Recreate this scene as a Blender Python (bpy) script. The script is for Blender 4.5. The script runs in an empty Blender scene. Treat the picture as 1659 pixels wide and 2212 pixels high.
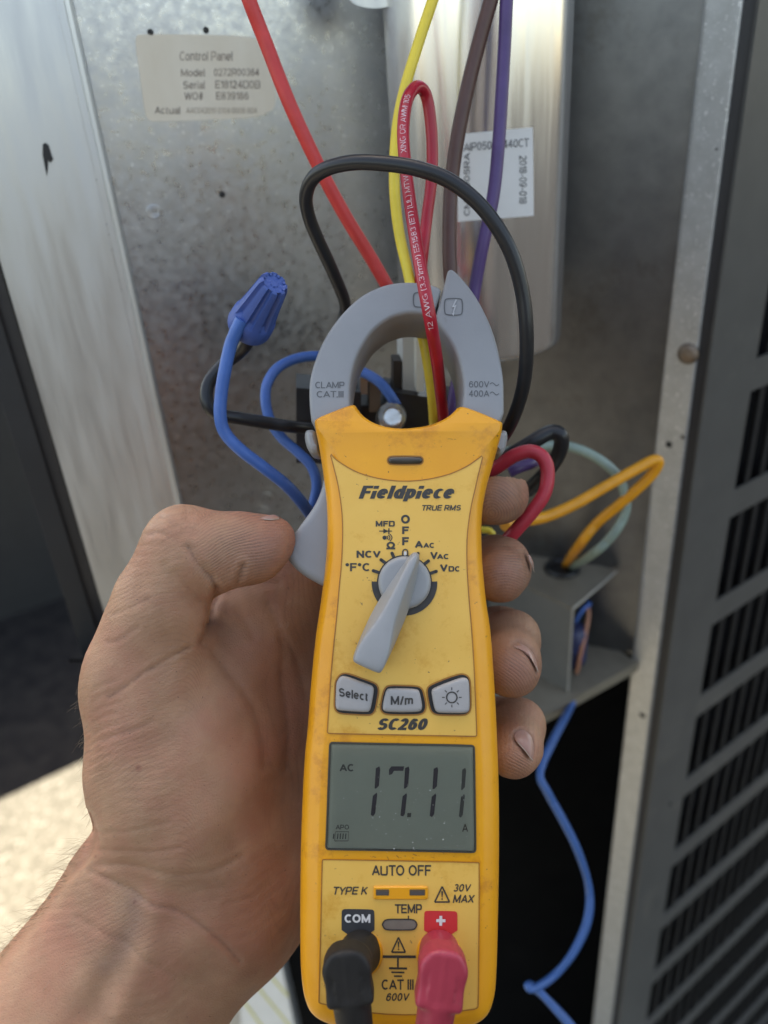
import bpy, bmesh, math, random
import numpy as np
from mathutils import Vector, Matrix
from mathutils.geometry import tessellate_polygon

rng = np.random.default_rng(7)
random.seed(7)
SC = bpy.context.scene
COL = SC.collection

# ------------------------------------------------------------------ camera
# picture coordinates used below: 1659 x 2212, focal length 1664 of those units
PW, PH, PF = 1659.0, 2212.0, 1664.0
CX, CY = PW / 2, PH / 2
up_c = np.array([-238.5, 3063.0, 1664.0]); up_c /= np.linalg.norm(up_c)
fw_c = np.array([0, 0, -1.0]); fw_c = fw_c - fw_c.dot(up_c) * up_c; fw_c /= np.linalg.norm(fw_c)
rt_c = np.cross(fw_c, up_c)
R = np.array([rt_c, fw_c, up_c])            # camera axes -> world axes
CAM = np.array([0.0, 0.0, 1.30])

cam_data = bpy.data.cameras.new('camera')
cam = bpy.data.objects.new('camera', cam_data)
COL.objects.link(cam)
M4 = np.eye(4); M4[:3, :3] = R; M4[:3, 3] = CAM
cam.matrix_world = Matrix(M4.tolist())
cam_data.sensor_fit = 'HORIZONTAL'
cam_data.sensor_width = 36.0
cam_data.lens = 36.0 * PF / PW
cam_data.clip_start = 0.01
cam_data.clip_end = 500
cam_data.dof.use_dof = True
cam_data.dof.focus_distance = 0.262
cam_data.dof.aperture_fstop = 9.5
SC.camera = cam

# ------------------------------------------------------------------ light
SUN_K = np.array([-0.10, 0.70])             # horizontal run per metre of height towards the sun
sdir = np.array([SUN_K[0], SUN_K[1], 1.0]); sdir /= np.linalg.norm(sdir)
world = bpy.data.worlds.new('World'); SC.world = world
world.use_nodes = True
wn = world.node_tree
wn.nodes.clear()
wo = wn.nodes.new('ShaderNodeOutputWorld'); wb = wn.nodes.new('ShaderNodeBackground')
sk = wn.nodes.new('ShaderNodeTexSky'); sk.sky_type = 'NISHITA'; sk.sun_disc = False
sk.sun_elevation = math.asin(sdir[2])
sk.sun_rotation = math.atan2(sdir[0], sdir[1])
sk.air_density = 1.0; sk.dust_density = 2.5; sk.ozone_density = 1.0
wb.inputs['Strength'].default_value = 0.15
wn.links.new(sk.outputs[0], wb.inputs['Color']); wn.links.new(wb.outputs[0], wo.inputs['Surface'])
sun_data = bpy.data.lights.new('sun', 'SUN'); sun_data.energy = 3.0; sun_data.angle = math.radians(0.5)
sun_data.color = (1.0, 0.95, 0.86)
sun = bpy.data.objects.new('sun', sun_data); COL.objects.link(sun)
sun.location = (0, 2, 4)
sun.rotation_euler = Vector(sdir.tolist()).to_track_quat('Z', 'Y').to_euler()
SC.view_settings.view_transform = 'Standard'
SC.view_settings.look = 'None'
SC.view_settings.gamma = 1.0
SC.view_settings.use_curve_mapping = False
SC.view_settings.exposure = 2.05
SC.view_settings.use_white_balance = True
SC.view_settings.white_balance_temperature = 8500
SC.cycles.max_bounces = 8
SC.cycles.use_denoising = True

# ------------------------------------------------------------------ geometry helpers
def W(v):
    """camera-axes coordinates -> world"""
    return CAM + np.asarray(v, float) @ R.T
def pc(px, py, z):
    return np.array([(px - CX) / PF * z, -(py - CY) / PF * z, -z])
def P(px, py, z):
    return W(pc(px, py, z))
def ray(px, py):
    d = np.array([(px - CX) / PF, -(py - CY) / PF, -1.0]) @ R.T
    return d
def hit(pl, px, py, off=0.0):
    o, n = pl
    d = ray(px, py)
    t = (o + n * off - CAM).dot(n) / d.dot(n)
    return CAM + d * t
UPV = np.array([0, 0, 1.0])
def nrm(v):
    v = np.asarray(v, float); return v / np.linalg.norm(v)
def vplane(a, b):
    n = nrm(np.cross(np.subtract(b, a), UPV))
    if n.dot(CAM - a) < 0: n = -n
    return (np.asarray(a, float), n)
def hplane(z):
    return (np.array([0, 0, z]), UPV.copy())
def cylhit(A, r, px, py):
    """ray against a vertical cylinder through A"""
    d = ray(px, py); o = CAM - A
    a = d[0]**2 + d[1]**2; b = 2 * (o[0]*d[0] + o[1]*d[1]); c = o[0]**2 + o[1]**2 - r*r
    t = (-b - math.sqrt(max(b*b - 4*a*c, 0))) / (2*a)
    return CAM + d * t

def spline(pts, n=10, closed=False):
    pts = np.asarray(pts, float); N = len(pts); out = []
    segs = N if closed else N - 1
    for i in range(segs):
        if closed:
            p0, p1, p2, p3 = pts[(i-1) % N], pts[i], pts[(i+1) % N], pts[(i+2) % N]
        else:
            p1, p2 = pts[i], pts[i+1]
            p0 = pts[i-1] if i > 0 else 2*p1 - p2
            p3 = pts[i+2] if i + 2 < N else 2*p2 - p1
        for k in range(n):
            t = k / n
            out.append(0.5*((2*p1) + (-p0+p2)*t + (2*p0-5*p1+4*p2-p3)*t*t + (-p0+3*p1-3*p2+p3)*t**3))
    if not closed: out.append(pts[-1])
    return np.array(out)
def chaikin(pts, it=2, closed=True):
    pts = np.asarray(pts, float)
    for _ in range(it):
        q = []
        N = len(pts)
        rngi = range(N) if closed else range(N - 1)
        if not closed: q.append(pts[0])
        for i in rngi:
            a, b = pts[i], pts[(i+1) % N]
            q.append(.75*a + .25*b); q.append(.25*a + .75*b)
        if not closed: q.append(pts[-1])
        pts = np.array(q)
    return pts

def mk(name, V, F, mat, parent=None, smooth=None, label=None, cat=None, group=None, kind=None, attrs=None):
    """one mesh object from world-space vertices; parts are stored relative to their thing"""
    V = np.asarray(V, float)
    me = bpy.data.meshes.new(name)
    if parent is None:
        loc = (V.min(0) + V.max(0)) / 2
        loc[2] = V[:, 2].min()
    else:
        loc = ORIG[parent.name]
    me.from_pydata((V - loc).tolist(), [], [tuple(int(i) for i in f) for f in F])
    if attrs:
        for k, a in attrs.items():
            at = me.attributes.new(k, 'FLOAT', 'POINT'); at.data.foreach_set('value', np.asarray(a, np.float32))
    me.materials.append(mat)
    if smooth is not None:
        me.shade_smooth()
        if smooth < 180: me.set_sharp_from_angle(angle=math.radians(smooth))
    me.update()
    o = bpy.data.objects.new(name, me); COL.objects.link(o)
    if parent is None:
        o.location = loc.tolist(); ORIG[o.name] = loc
    else:
        o.parent = parent; ORIG[o.name] = loc
    tag(o, label, cat, group, kind)
    return o
ORIG = {}
def tag(o, label=None, cat=None, group=None, kind=None):
    if label: o['label'] = label
    if cat: o['category'] = cat
    if group: o['group'] = group
    if kind: o['kind'] = kind
def thing(name, loc, label, cat, group=None):
    o = bpy.data.objects.new(name, None); COL.objects.link(o)
    o.location = np.asarray(loc, float).tolist(); o.empty_display_size = 0.02
    ORIG[o.name] = np.asarray(loc, float)
    tag(o, label, cat, group)
    return o

class G:
    """gathers several shapes into one mesh"""
    def __init__(s): s.V = []; s.F = []; s.n = 0
    def add(s, V, F):
        V = np.asarray(V, float); s.V.append(V)
        s.F += [tuple(i + s.n for i in f) for f in F]; s.n += len(V); return s
    def get(s): return np.vstack(s.V), s.F

def tube(pts, r, n=12, caps=True):
    pts = np.asarray(pts, float); N = len(pts)
    r = np.full(N, r) if np.isscalar(r) else np.asarray(r)
    T = np.gradient(pts, axis=0); T /= np.linalg.norm(T, axis=1)[:, None]
    u = np.cross(T[0], [0.31, 0.22, 0.93]); u = nrm(u)
    V = []
    for i in range(N):
        u = nrm(u - u.dot(T[i]) * T[i]); w = np.cross(T[i], u)
        for k in range(n):
            a = 2*math.pi*k/n
            V.append(pts[i] + r[i]*(math.cos(a)*u + math.sin(a)*w))
    F = []
    for i in range(N-1):
        for k in range(n):
            a, b = i*n+k, i*n+(k+1) % n
            F.append((a, b, b+n, a+n))
    if caps:
        F.append(tuple(range(n-1, -1, -1))); F.append(tuple(range((N-1)*n, N*n)))
    return np.array(V), F
def boxp(c, ax, ay, az):
    """box from centre and three half-vectors"""
    c, ax, ay, az = (np.asarray(q, float) for q in (c, ax, ay, az))
    if np.dot(np.cross(ax, ay), az) < 0: ax = -ax
    V = [c + sx*ax + sy*ay + sz*az for sz in (-1, 1) for sy in (-1, 1) for sx in (-1, 1)]
    F = [(0, 2, 3, 1), (4, 5, 7, 6), (0, 1, 5, 4), (2, 6, 7, 3), (0, 4, 6, 2), (1, 3, 7, 5)]
    return np.array(V), F
def sheet(corners, t, n):
    """folded-metal sheet: polygon given by corners, thickness t behind it (against normal n)"""
    c = np.asarray(corners, float); N = len(c); n = np.asarray(n, float)
    V = np.vstack([c, c - n*t])
    F = [tuple(range(N)), tuple(range(2*N-1, N-1, -1))] + [(i, i+N, (i+1) % N + N, (i+1) % N) for i in range(N)]
    if np.dot(np.cross(c[1]-c[0], c[2]-c[1]), n) < 0: F = [f[::-1] for f in F]
    return V, F
def lathe(profile, c, ax, n=24, caps=True):
    """profile: list of (along, radius)"""
    ax = nrm(ax); u = nrm(np.cross(ax, [0.3, 0.5, 0.81])); w = np.cross(ax, u)
    V = []; m = len(profile)
    for (h, r) in profile:
        for k in range(n):
            a = 2*math.pi*k/n
            V.append(np.asarray(c) + ax*h + r*(math.cos(a)*u + math.sin(a)*w))
    F = [(i*n+k, i*n+(k+1) % n, (i+1)*n+(k+1) % n, (i+1)*n+k) for i in range(m-1) for k in range(n)]
    if caps: F.append(tuple(range(n-1, -1, -1))); F.append(tuple(range((m-1)*n, m*n)))
    return np.array(V), F

def fill2d(p2):
    tr = tessellate_polygon([[Vector((float(x), float(y), 0)) for x, y in p2]])
    out = []
    for (a, b, c) in tr:
        A, B, C = p2[a], p2[b], p2[c]
        s = (B[0]-A[0])*(C[1]-A[1]) - (B[1]-A[1])*(C[0]-A[0])
        if abs(s) < 1e-14: continue
        out.append((a, b, c) if s > 0 else (a, c, b))
    return out
def area2(p):
    x, y = p[:, 0], p[:, 1]
    return 0.5*np.sum(x*np.roll(y, -1) - np.roll(x, -1)*y)
def inset(p, d):
    e = np.roll(p, -1, 0) - p; e /= np.linalg.norm(e, axis=1)[:, None] + 1e-12
    n = np.stack([-e[:, 1], e[:, 0]], 1)
    m = n + np.roll(n, 1, 0); m /= (np.sum(m*n, 1))[:, None] + 1e-9
    L = np.linalg.norm(m, axis=1); m = m / np.maximum(L / 1.6, 1)[:, None]
    return p + m*np.asarray(d).reshape(-1, 1) if not np.isscalar(d) else p + m*d

# ------------------------------------------------------------------ lettering
def _arc(cx, cy, rx, ry, a0, a1, n=14):
    return [(cx + rx*math.cos(math.radians(a0 + (a1-a0)*i/n)), cy + ry*math.sin(math.radians(a0 + (a1-a0)*i/n))) for i in range(n+1)]
_O = _arc(.5, .5, .5, .5, 90, 450, 28)
_BOWL = [(0, 1), (.62, 1), (1, .98), (1, .52), (.62, .5), (0, .5)]
# strokes of a plain sans alphabet: (width, [strokes]); a stroke is ('l' straight | 's' smoothed | 'a' arc, points)
GL = {
 'A': (.78, [('l', [(0, 0), (.5, 1)]), ('l', [(.5, 1), (1, 0)]), ('b', [(.2, .3), (.8, .3)])]),
 'B': (.70, [('l', [(0, 0), (0, 1)]), ('s', _BOWL), ('s', [(0, .5), (.68, .5), (1.04, .48), (1.04, .02), (.68, 0), (0, 0)])]),
 'C': (.76, [('a', _arc(.5, .5, .5, .5, 48, 312, 22))]), 'D': (.74, [('l', [(0, 0), (0, 1)]), ('s', [(0, 1), (.5, 1), (1, 1), (1, .5), (1, 0), (.5, 0), (0, 0)])]),
 'E': (.62, [('l', [(0, 0), (0, 1)]), ('l', [(0, 1), (1, 1)]), ('l', [(0, .5), (.9, .5)]), ('l', [(0, 0), (1, 0)])]),
 'F': (.58, [('l', [(0, 0), (0, 1)]), ('l', [(0, 1), (1, 1)]), ('l', [(0, .5), (.85, .5)])]),
 'G': (.80, [('a', _arc(.5, .5, .5, .5, 48, 345, 22)), ('l', [(1, .08), (1, .42)]), ('l', [(.6, .42), (1, .42)])]),
 'I': (.0, [('l', [(0, 0), (0, 1)])]), 'K': (.68, [('l', [(0, 0), (0, 1)]), ('l', [(.05, .38), (.92, 1)]), ('l', [(.35, .58), (1, 0)])]),
 'L': (.56, [('l', [(0, 0), (0, 1)]), ('l', [(0, 0), (1, 0)])]),
 'M': (.86, [('l', [(0, 0), (0, 1)]), ('l', [(1, 0), (1, 1)]), ('l', [(.02, 1), (.5, .05)]), ('l', [(.98, 1), (.5, .05)])]),
 'N': (.72, [('l', [(0, 0), (0, 1)]), ('l', [(1, 0), (1, 1)]), ('l', [(.02, 1), (.98, 0)])]),
 'O': (.80, [('c', _O)]), 'P': (.66, [('l', [(0, 0), (0, 1)]), ('s', [(0, 1), (.62, 1), (1, .98), (1, .44), (.62, .42), (0, .42)])]),
 'R': (.70, [('l', [(0, 0), (0, 1)]), ('s', [(0, 1), (.62, 1), (1, .98), (1, .47), (.62, .45), (0, .45)]), ('l', [(.55, .42), (1, 0)])]),
 'S': (.68, [('a', _arc(.5, .74, .47, .26, 25, 250, 14) + _arc(.5, .26, .5, .26, 90, -155, 14))]),
 'T': (.66, [('l', [(0, 1), (1, 1)]), ('l', [(.5, 0), (.5, 1)])]), 'U': (.72, [('s', [(0, 1), (0, .4), (0, 0), (.5, 0), (1, 0), (1, .4), (1, 1)])]),
 'V': (.74, [('l', [(0, 1), (.5, 0)]), ('l', [(1, 1), (.5, 0)])]), 'W': (1.08, [('l', [(0, 1), (.25, 0)]), ('l', [(.5, 1), (.25, 0)]), ('l', [(.5, 1), (.75, 0)]), ('l', [(1, 1), (.75, 0)])]),
 'X': (.72, [('l', [(0, 1), (1, 0)]), ('l', [(1, 1), (0, 0)])]), 'Y': (.72, [('l', [(0, 1), (.5, .42)]), ('l', [(1, 1), (.5, .42)]), ('l', [(.5, 0), (.5, .45)])]),
 '0': (.60, [('c', _O)]), '1': (.30, [('l', [(1, 0), (1, 1)]), ('l', [(0, .78), (.95, .98)])]),
 '2': (.58, [('a', _arc(.5, .70, .48, .30, 165, -35, 14) + [(.02, .02)]), ('l', [(0, 0), (1, 0)])]),
 '3': (.58, [('a', _arc(.5, .75, .44, .25, 150, -90, 14)), ('a', _arc(.5, .25, .5, .25, 90, -150, 14))]),
 '4': (.60, [('l', [(.72, 0), (.72, 1)]), ('l', [(.7, .98), (0, .28)]), ('l', [(0, .28), (1, .28)])]),
 '5': (.58, [('l', [(.14, 1), (.92, 1)]), ('l', [(.14, 1), (.06, .5)]), ('a', _arc(.48, .32, .5, .32, 140, -150, 16))]),
 '6': (.60, [('c', _arc(.5, .31, .5, .31, 90, 450, 22)), ('a', [(.03, .36), (.06, .6), (.18, .85), (.42, 1), (.7, .98), (.92, .8)])]),
 '7': (.56, [('l', [(0, 1), (1, 1)]), ('l', [(.97, .97), (.35, 0)])]), '8': (.58, [('c', _arc(.5, .75, .42, .25, 90, 450, 20)), ('c', _arc(.5, .25, .5, .25, 90, 450, 22))]),
 '9': (.60, [('c', _arc(.5, .69, .5, .31, 90, 450, 22)), ('a', [(.97, .64), (.94, .4), (.82, .15), (.58, 0), (.3, .02), (.08, .2)])]),
 'a': (.52, [('l', [(1, 0), (1, .5)]), ('a', [(1, .5), (.9, .68), (.5, .73), (.12, .62)]), ('c', _arc(.46, .21, .46, .21, 90, 450, 18))]),
 'c': (.54, [('a', _arc(.5, .36, .5, .36, 48, 312, 18))]), 'd': (.58, [('l', [(1, 0), (1, 1)]), ('c', _arc(.5, .36, .5, .36, 90, 450, 20))]),
 'e': (.58, [('a', _arc(.5, .36, .5, .36, 0, 318, 20)), ('b', [(.06, .36), (.99, .36)])]), 'i': (.0, [('l', [(0, 0), (0, .72)]), ('d', [(0, 1)])]),
 'l': (.0, [('l', [(0, 0), (0, 1)])]), 'm': (.86, [('l', [(0, 0), (0, .72)]), ('s', [(0, .4), (.04, .72), (.25, .73), (.5, .72), (.5, .4), (.5, 0)]), ('s', [(.5, .4), (.54, .72), (.75, .73), (1, .72), (1, .4), (1, 0)])]),
 'n': (.54, [('l', [(0, 0), (0, .72)]), ('s', [(0, .4), (.06, .72), (.5, .74), (1, .72), (1, .4), (1, 0)])]), 'o': (.58, [('c', _arc(.5, .36, .5, .36, 90, 450, 22))]),
 'p': (.58, [('l', [(0, -.26), (0, .72)]), ('c', _arc(.5, .36, .5, .36, 90, 450, 20))]), 'r': (.30, [('l', [(0, 0), (0, .72)]), ('a', [(0, .4), (.2, .62), (.5, .7), (1, .72)])]),
 't': (.34, [('s', [(.4, .95), (.4, .3), (.4, 0), (.7, 0), (1, .02)]), ('b', [(0, .72), (1, .72)])]), 'u': (.54, [('l', [(1, 0), (1, .72)]), ('s', [(0, .72), (0, .3), (0, 0), (.5, 0), (.95, .05), (1, .3)])]),
 '/': (.34, [('l', [(0, -.05), (1, 1.03)])]), '.': (.0, [('d', [(0, 0)])]), '-': (.34, [('b', [(0, .38), (1, .38)])]), '#': (.6, [('b', [(0, .33), (1, .33)]), ('b', [(0, .67), (1, .67)]), ('l', [(.25, 0), (.38, 1)]), ('l', [(.62, 0), (.75, 1)])]),
 '(': (.2, [('a', [(1, 1.1), (.3, .85), (0, .45), (.3, .05), (1, -.2)])]), ')': (.2, [('a', [(0, 1.1), (.7, .85), (1, .45), (.7, .05), (0, -.2)])]), '°': (.26, [('c', _arc(.5, .87, .5, .13, 90, 450, 14))]),
 '²': (.26, [('a', [(0, .9), (.4, 1.02), (.9, .9), (.6, .72), (0, .55)]), ('b', [(0, .55), (1, .55)])]),
 'Ω': (.84, [('a', [(.34, .02), (.34, .12)] + _arc(.5, .58, .47, .42, 238, -58, 22) + [(.66, .12), (.66, .02)]), ('l', [(0, 0), (.34, 0)]), ('l', [(.66, 0), (1, 0)])]),
}
def glyphs(s, shear=0.0, bold=0.0, t=None, cond=1.0):
    """plain sans lettering built from strokes of even width; third column is a paper-thin stacking order"""
    t = t if t else .135 + bold*2.6
    V = []; F = []; x = 0.0; lay = 0
    def quadstrip(p, closed):
        nonlocal lay
        p = np.asarray(p, float); n = len(p)
        if closed: T = np.roll(p, -1, 0) - np.roll(p, 1, 0)
        else: T = np.gradient(p, axis=0)
        T /= np.linalg.norm(T, axis=1)[:, None] + 1e-9; Nn = np.stack([-T[:, 1], T[:, 0]], 1)
        b = len(V)
        for q in p + Nn*t/2: V.append((q[0], q[1], lay))
        for q in p - Nn*t/2: V.append((q[0], q[1], lay))
        for i in range(n if closed else n-1): j = (i+1) % n; F.append((b+n+i, b+n+j, b+j, b+i))
        lay += 1
    for ch in s:
        if ch == ' ': x += .36; continue
        w, st = GL[ch]; w = w*cond; w2 = max(w*(1 + .0) , 0) + (t - .135)*.55*(w > 0)
        f = lambda u, v: (x + t/2 + u*max(w2 - t*.6, 0), t/2 + v*(1 - t))
        if ch == 'i' and t > .15: st = [('l', [(0, 0), (0, .62 - t*.6)]), ('d', [(0, .97)])]
        for kind, pts in st:
            if kind == 'd':
                c = f(*pts[0]); h = t*.56; b = len(V)
                for q in ((-h, -h), (h, -h), (h, h), (-h, h)): V.append((c[0]+q[0], c[1]+q[1], lay))
                F.append((b, b+1, b+2, b+3)); lay += 1; continue
            p = np.array([f(*q) for q in pts])
            if kind == 's': p = chaikin(p, 3, closed=False)
            if kind == 'b': p = np.linspace(p[0], p[1], 3)
            if kind == 'l':
                d = nrm(p[1] - p[0]); ext = t/2 if abs(d[0]) < .15 or abs(d[1]) < .15 else t*.22
                p = np.linspace(p[0] - d*ext, p[1] + d*ext, 5)
            if kind == 'c': quadstrip(p[:-1], True)
            else: quadstrip(p, False)
        x += max(w2 - t*.6, 0) + t + (.10 if ch not in 'AVWYT' else .04)*(cond if cond == 1 else .45)
        if ch in 'Cc': x -= .15*max(w2 - t*.6, 0)
    V = np.array(V)
    y = np.clip(V[:, 1], -1, 2); V[:, 0] += shear*y
    return V, F
def put_text(s, box, mapper, shear=0.0, bold=0.0, rot=0, quad=None, t=None, cond=1.0):
    """text fitted to a box (x0,y0,x1,y1; y down) and carried onto a surface by mapper(px,py)"""
    V, F = glyphs(s, shear, bold, t, cond)
    a, b = V[:, :2].min(0), V[:, :2].max(0); lay = V[:, 2]
    t = (V[:, :2] - a) / (b - a)
    x0, y0, x1, y1 = box
    if rot == 0: X = x0 + t[:, 0]*(x1-x0); Y = y1 - t[:, 1]*(y1-y0)
    elif rot == 90: X = x1 - (1-t[:, 1])*(x1-x0); X = x0 + (1-t[:, 1])*(x1-x0); Y = y1 - t[:, 0]*(y1-y0)   # reads upwards
    else: X = x0 + t[:, 1]*(x1-x0); Y = y0 + t[:, 0]*(y1-y0)                                                 # reads downwards
    if quad is not None: X, Y = quad(X, Y)
    q = np.array([mapper(x, y) for x, y in zip(X, Y)]); toc = CAM - q
    return q + toc/np.linalg.norm(toc, axis=1)[:, None]*(lay[:, None]*2e-6), F

# ------------------------------------------------------------------ materials
def mat(name, col, rough=0.5, metal=0.0, col2=None, nscale=60, namt=0.5, speck=None, sscale=900, sthr=0.68,
        smear=None, mscale=45, mthr=0.55, bump=0.0, bscale=800, coat=0.0, spec=0.5, sss=0.0, stretch=None, rvar=0.0, trans=0.0, ior=1.5):
    m = bpy.data.materials.new(name); m.use_nodes = True
    nt = m.node_tree; N = nt.nodes; L = nt.links
    b = N['Principled BSDF']
    b.inputs['Roughness'].default_value = rough; b.inputs['Metallic'].default_value = metal
    b.inputs['Specular IOR Level'].default_value = spec; b.inputs['Coat Weight'].default_value = coat
    b.inputs['Coat Roughness'].default_value = 0.08
    b.inputs['Transmission Weight'].default_value = trans; b.inputs['IOR'].default_value = ior
    if sss: 
        b.inputs['Subsurface Weight'].default_value = sss
        b.inputs['Subsurface Radius'].default_value = (1, .4, .25); b.inputs['Subsurface Scale'].default_value = 0.002
    tc = N.new('ShaderNodeTexCoord'); src = tc.outputs['Object']
    if stretch:
        mp = N.new('ShaderNodeMapping'); mp.inputs['Scale'].default_value = stretch
        L.new(src, mp.inputs['Vector']); src = mp.outputs[0]
    def noise(sc, det=4, r=0.6):
        n = N.new('ShaderNodeTexNoise'); n.inputs['Scale'].default_value = sc; n.inputs['Detail'].default_value = det
        n.inputs['Roughness'].default_value = r; L.new(src, n.inputs['Vector']); return n.outputs['Fac']
    def ramp(f, a, c):
        r = N.new('ShaderNodeMapRange'); r.inputs['From Min'].default_value = a; r.inputs['From Max'].default_value = c
        L.new(f, r.inputs['Value']); return r.outputs[0]
    def mix(f, a, c):
        x = N.new('ShaderNodeMix'); x.data_type = 'RGBA'
        L.new(f, x.inputs[0])
        for s, i in ((a, 6), (c, 7)):
            if isinstance(s, tuple): x.inputs[i].default_value = (*s, 1)
            else: L.new(s, x.inputs[i])
        return x.outputs[2]
    cur = col
    if col2: cur = mix(ramp(noise(nscale, 6), .5-namt/2, .5+namt/2), cur if not isinstance(cur, tuple) else cur, col2)
    if smear:
        f1 = ramp(noise(mscale, 7, .75), mthr, mthr+.14)
        cur = mix(f1, cur, smear)
    if speck: cur = mix(ramp(noise(sscale, 3), sthr, sthr+.05), cur, speck)
    if isinstance(cur, tuple): b.inputs['Base Color'].default_value = (*cur, 1)
    else: L.new(cur, b.inputs['Base Color'])
    if rvar:
        r = N.new('ShaderNodeMapRange'); r.inputs['To Min'].default_value = max(rough-rvar, .02); r.inputs['To Max'].default_value = min(rough+rvar, 1)
        r.inputs['From Min'].default_value = .35; r.inputs['From Max'].default_value = .65
        L.new(noise(nscale*2.3, 5), r.inputs['Value']); L.new(r.outputs[0], b.inputs['Roughness'])
    if bump:
        bn = N.new('ShaderNodeBump'); bn.inputs['Strength'].default_value = bump; bn.inputs['Distance'].default_value = 0.0004
        L.new(noise(bscale, 4), bn.inputs['Height']); L.new(bn.outputs[0], b.inputs['Normal'])
    return m
# ================================================================== materials of the setting
m_ground = mat('shade_dark_asphalt', (.010, .010, .011), .97, col2=(.022, .021, .02), nscale=22, namt=.3, speck=(.05, .05, .048), sscale=260, sthr=.66, bump=1, bscale=220, spec=.1)  # shade on the ground is put into this near-black colour
m_sunlit = mat('sunlit_concrete', (.19, .186, .16), .95, col2=(.115, .112, .094), nscale=38, namt=.35, speck=(.30, .295, .26), sscale=90, sthr=.58, bump=1, bscale=160)  # pale colour paints the sunlit part of the ground
m_galv = mat('galvanised_steel', (.50, .51, .515), .34, .95, col2=(.41, .42, .425), nscale=110, namt=.5, smear=(.42, .425, .425), mscale=9, mthr=.52, speck=(.60, .61, .61), sscale=420, sthr=.63, rvar=.08, bump=.12, bscale=500)
m_flange = mat('brushed_galvanised_steel', (.54, .56, .57), .40, .85, col2=(.51, .53, .54), nscale=60, namt=.6, smear=(.56, .58, .585), mscale=70, mthr=.60, stretch=(1, 1, .12), rvar=.08, bump=.08, bscale=700)
m_post = mat('worn_galvanised_steel', (.46, .47, .47), .45, .65, col2=(.38, .385, .38), nscale=120, namt=.4, smear=(.33, .29, .23), mscale=26, mthr=.66, speck=(.75, .75, .74), sscale=600, sthr=.62, bump=.15, bscale=700)
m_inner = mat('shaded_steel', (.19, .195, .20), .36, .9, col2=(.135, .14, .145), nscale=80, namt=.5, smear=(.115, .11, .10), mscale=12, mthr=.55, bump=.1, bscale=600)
m_paint = mat('grey_paint', (.088, .086, .080), .42, 0, col2=(.070, .069, .065), nscale=45, namt=.5, smear=(.12, .112, .098), mscale=16, mthr=.57, spec=.35, bump=.15, bscale=900)
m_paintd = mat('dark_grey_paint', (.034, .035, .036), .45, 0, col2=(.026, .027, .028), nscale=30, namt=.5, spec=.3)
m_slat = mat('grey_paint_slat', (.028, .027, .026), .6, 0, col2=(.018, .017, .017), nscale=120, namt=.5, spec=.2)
m_strip = mat('black_weather_strip', (.012, .013, .016), .45, col2=(.02, .02, .022), nscale=90)
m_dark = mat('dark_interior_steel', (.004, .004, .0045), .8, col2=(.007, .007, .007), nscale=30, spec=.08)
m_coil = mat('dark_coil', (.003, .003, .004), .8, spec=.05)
m_brown = mat('dusty_steel', (.235, .205, .155), .62, .15, col2=(.175, .15, .11), nscale=60, namt=.5, smear=(.12, .095, .065), mscale=25, mthr=.6, bump=.2, bscale=500)
m_hole = mat('dark_hole', (.015, .015, .015), .7)
m_sticker = mat('aged_sticker', (.70, .635, .525), .6, col2=(.63, .55, .43), nscale=50, namt=.5, smear=(.47, .37, .26), mscale=40, mthr=.66, stretch=(1, 1, .35), bump=.1, bscale=400)
m_ink = mat('faded_ink', (.16, .13, .11), .7, col2=(.42, .35, .28), nscale=170, namt=.35)
m_inkf = mat('very_faded_ink', (.36, .30, .23), .7, col2=(.52, .44, .34), nscale=220, namt=.3)
m_blackink = mat('label_ink', (.06, .06, .065), .6, col2=(.25, .25, .25), nscale=300, namt=.3)
m_whitelabel = mat('white_label', (.70, .69, .67), .55, col2=(.64, .63, .61), nscale=60)
m_rust = mat('rusty_screw', (.30, .25, .2), .5, .6, col2=(.16, .1, .06), nscale=200)

# ================================================================== ground
def gridplane(x0, x1, y0, y1, z):
    return np.array([[x0, y0, z], [x1, y0, z], [x1, y1, z], [x0, y1, z]]), [(0, 1, 2, 3)]
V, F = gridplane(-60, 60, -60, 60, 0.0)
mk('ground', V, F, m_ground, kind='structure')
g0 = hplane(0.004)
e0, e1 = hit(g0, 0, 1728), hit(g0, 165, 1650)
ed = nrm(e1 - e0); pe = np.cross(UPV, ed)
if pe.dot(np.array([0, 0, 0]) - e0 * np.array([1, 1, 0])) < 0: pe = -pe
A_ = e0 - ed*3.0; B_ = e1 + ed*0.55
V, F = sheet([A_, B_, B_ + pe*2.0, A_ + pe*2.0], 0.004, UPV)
# slab edge follows the shadow boundary; pale tone stands for sunlit ground
mk('sunlit_slab', V, F, m_sunlit, kind='structure')

# ================================================================== the condensing unit
hdir = nrm(np.array([3620 - CX, CY - 0.0, -PF]) @ R.T); hdir[2] = 0; hdir = nrm(hdir)     # along the louvred side
gdir = nrm(np.cross(UPV, hdir))                                                          # the other horizontal direction
if gdir.dot(P(CX, CY, 1) - CAM) < 0: gdir = -gdir
unit = thing('condensing_unit', P(829, 1300, .6) * np.array([1, 1, 0]), 'galvanised steel air conditioner cabinet standing open behind the meter, louvred grey side on the right', 'air conditioner')

# --- left wall of the compartment with the sticker
pl_back = vplane(P(200, 500, .365), P(840, 500, .425))
def onb(x, y, off=0.0): return hit(pl_back, x, y, off)
cz = [onb(60, -260), onb(960, -260)]
lo = onb(500, 1420)[2]
c = [cz[0], cz[1], np.array([cz[1][0], cz[1][1], lo]), np.array([cz[0][0], cz[0][1], lo])]
V, F = sheet(c, .0015, pl_back[1]); mk('back_panel', V, F, m_galv, unit)
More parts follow.
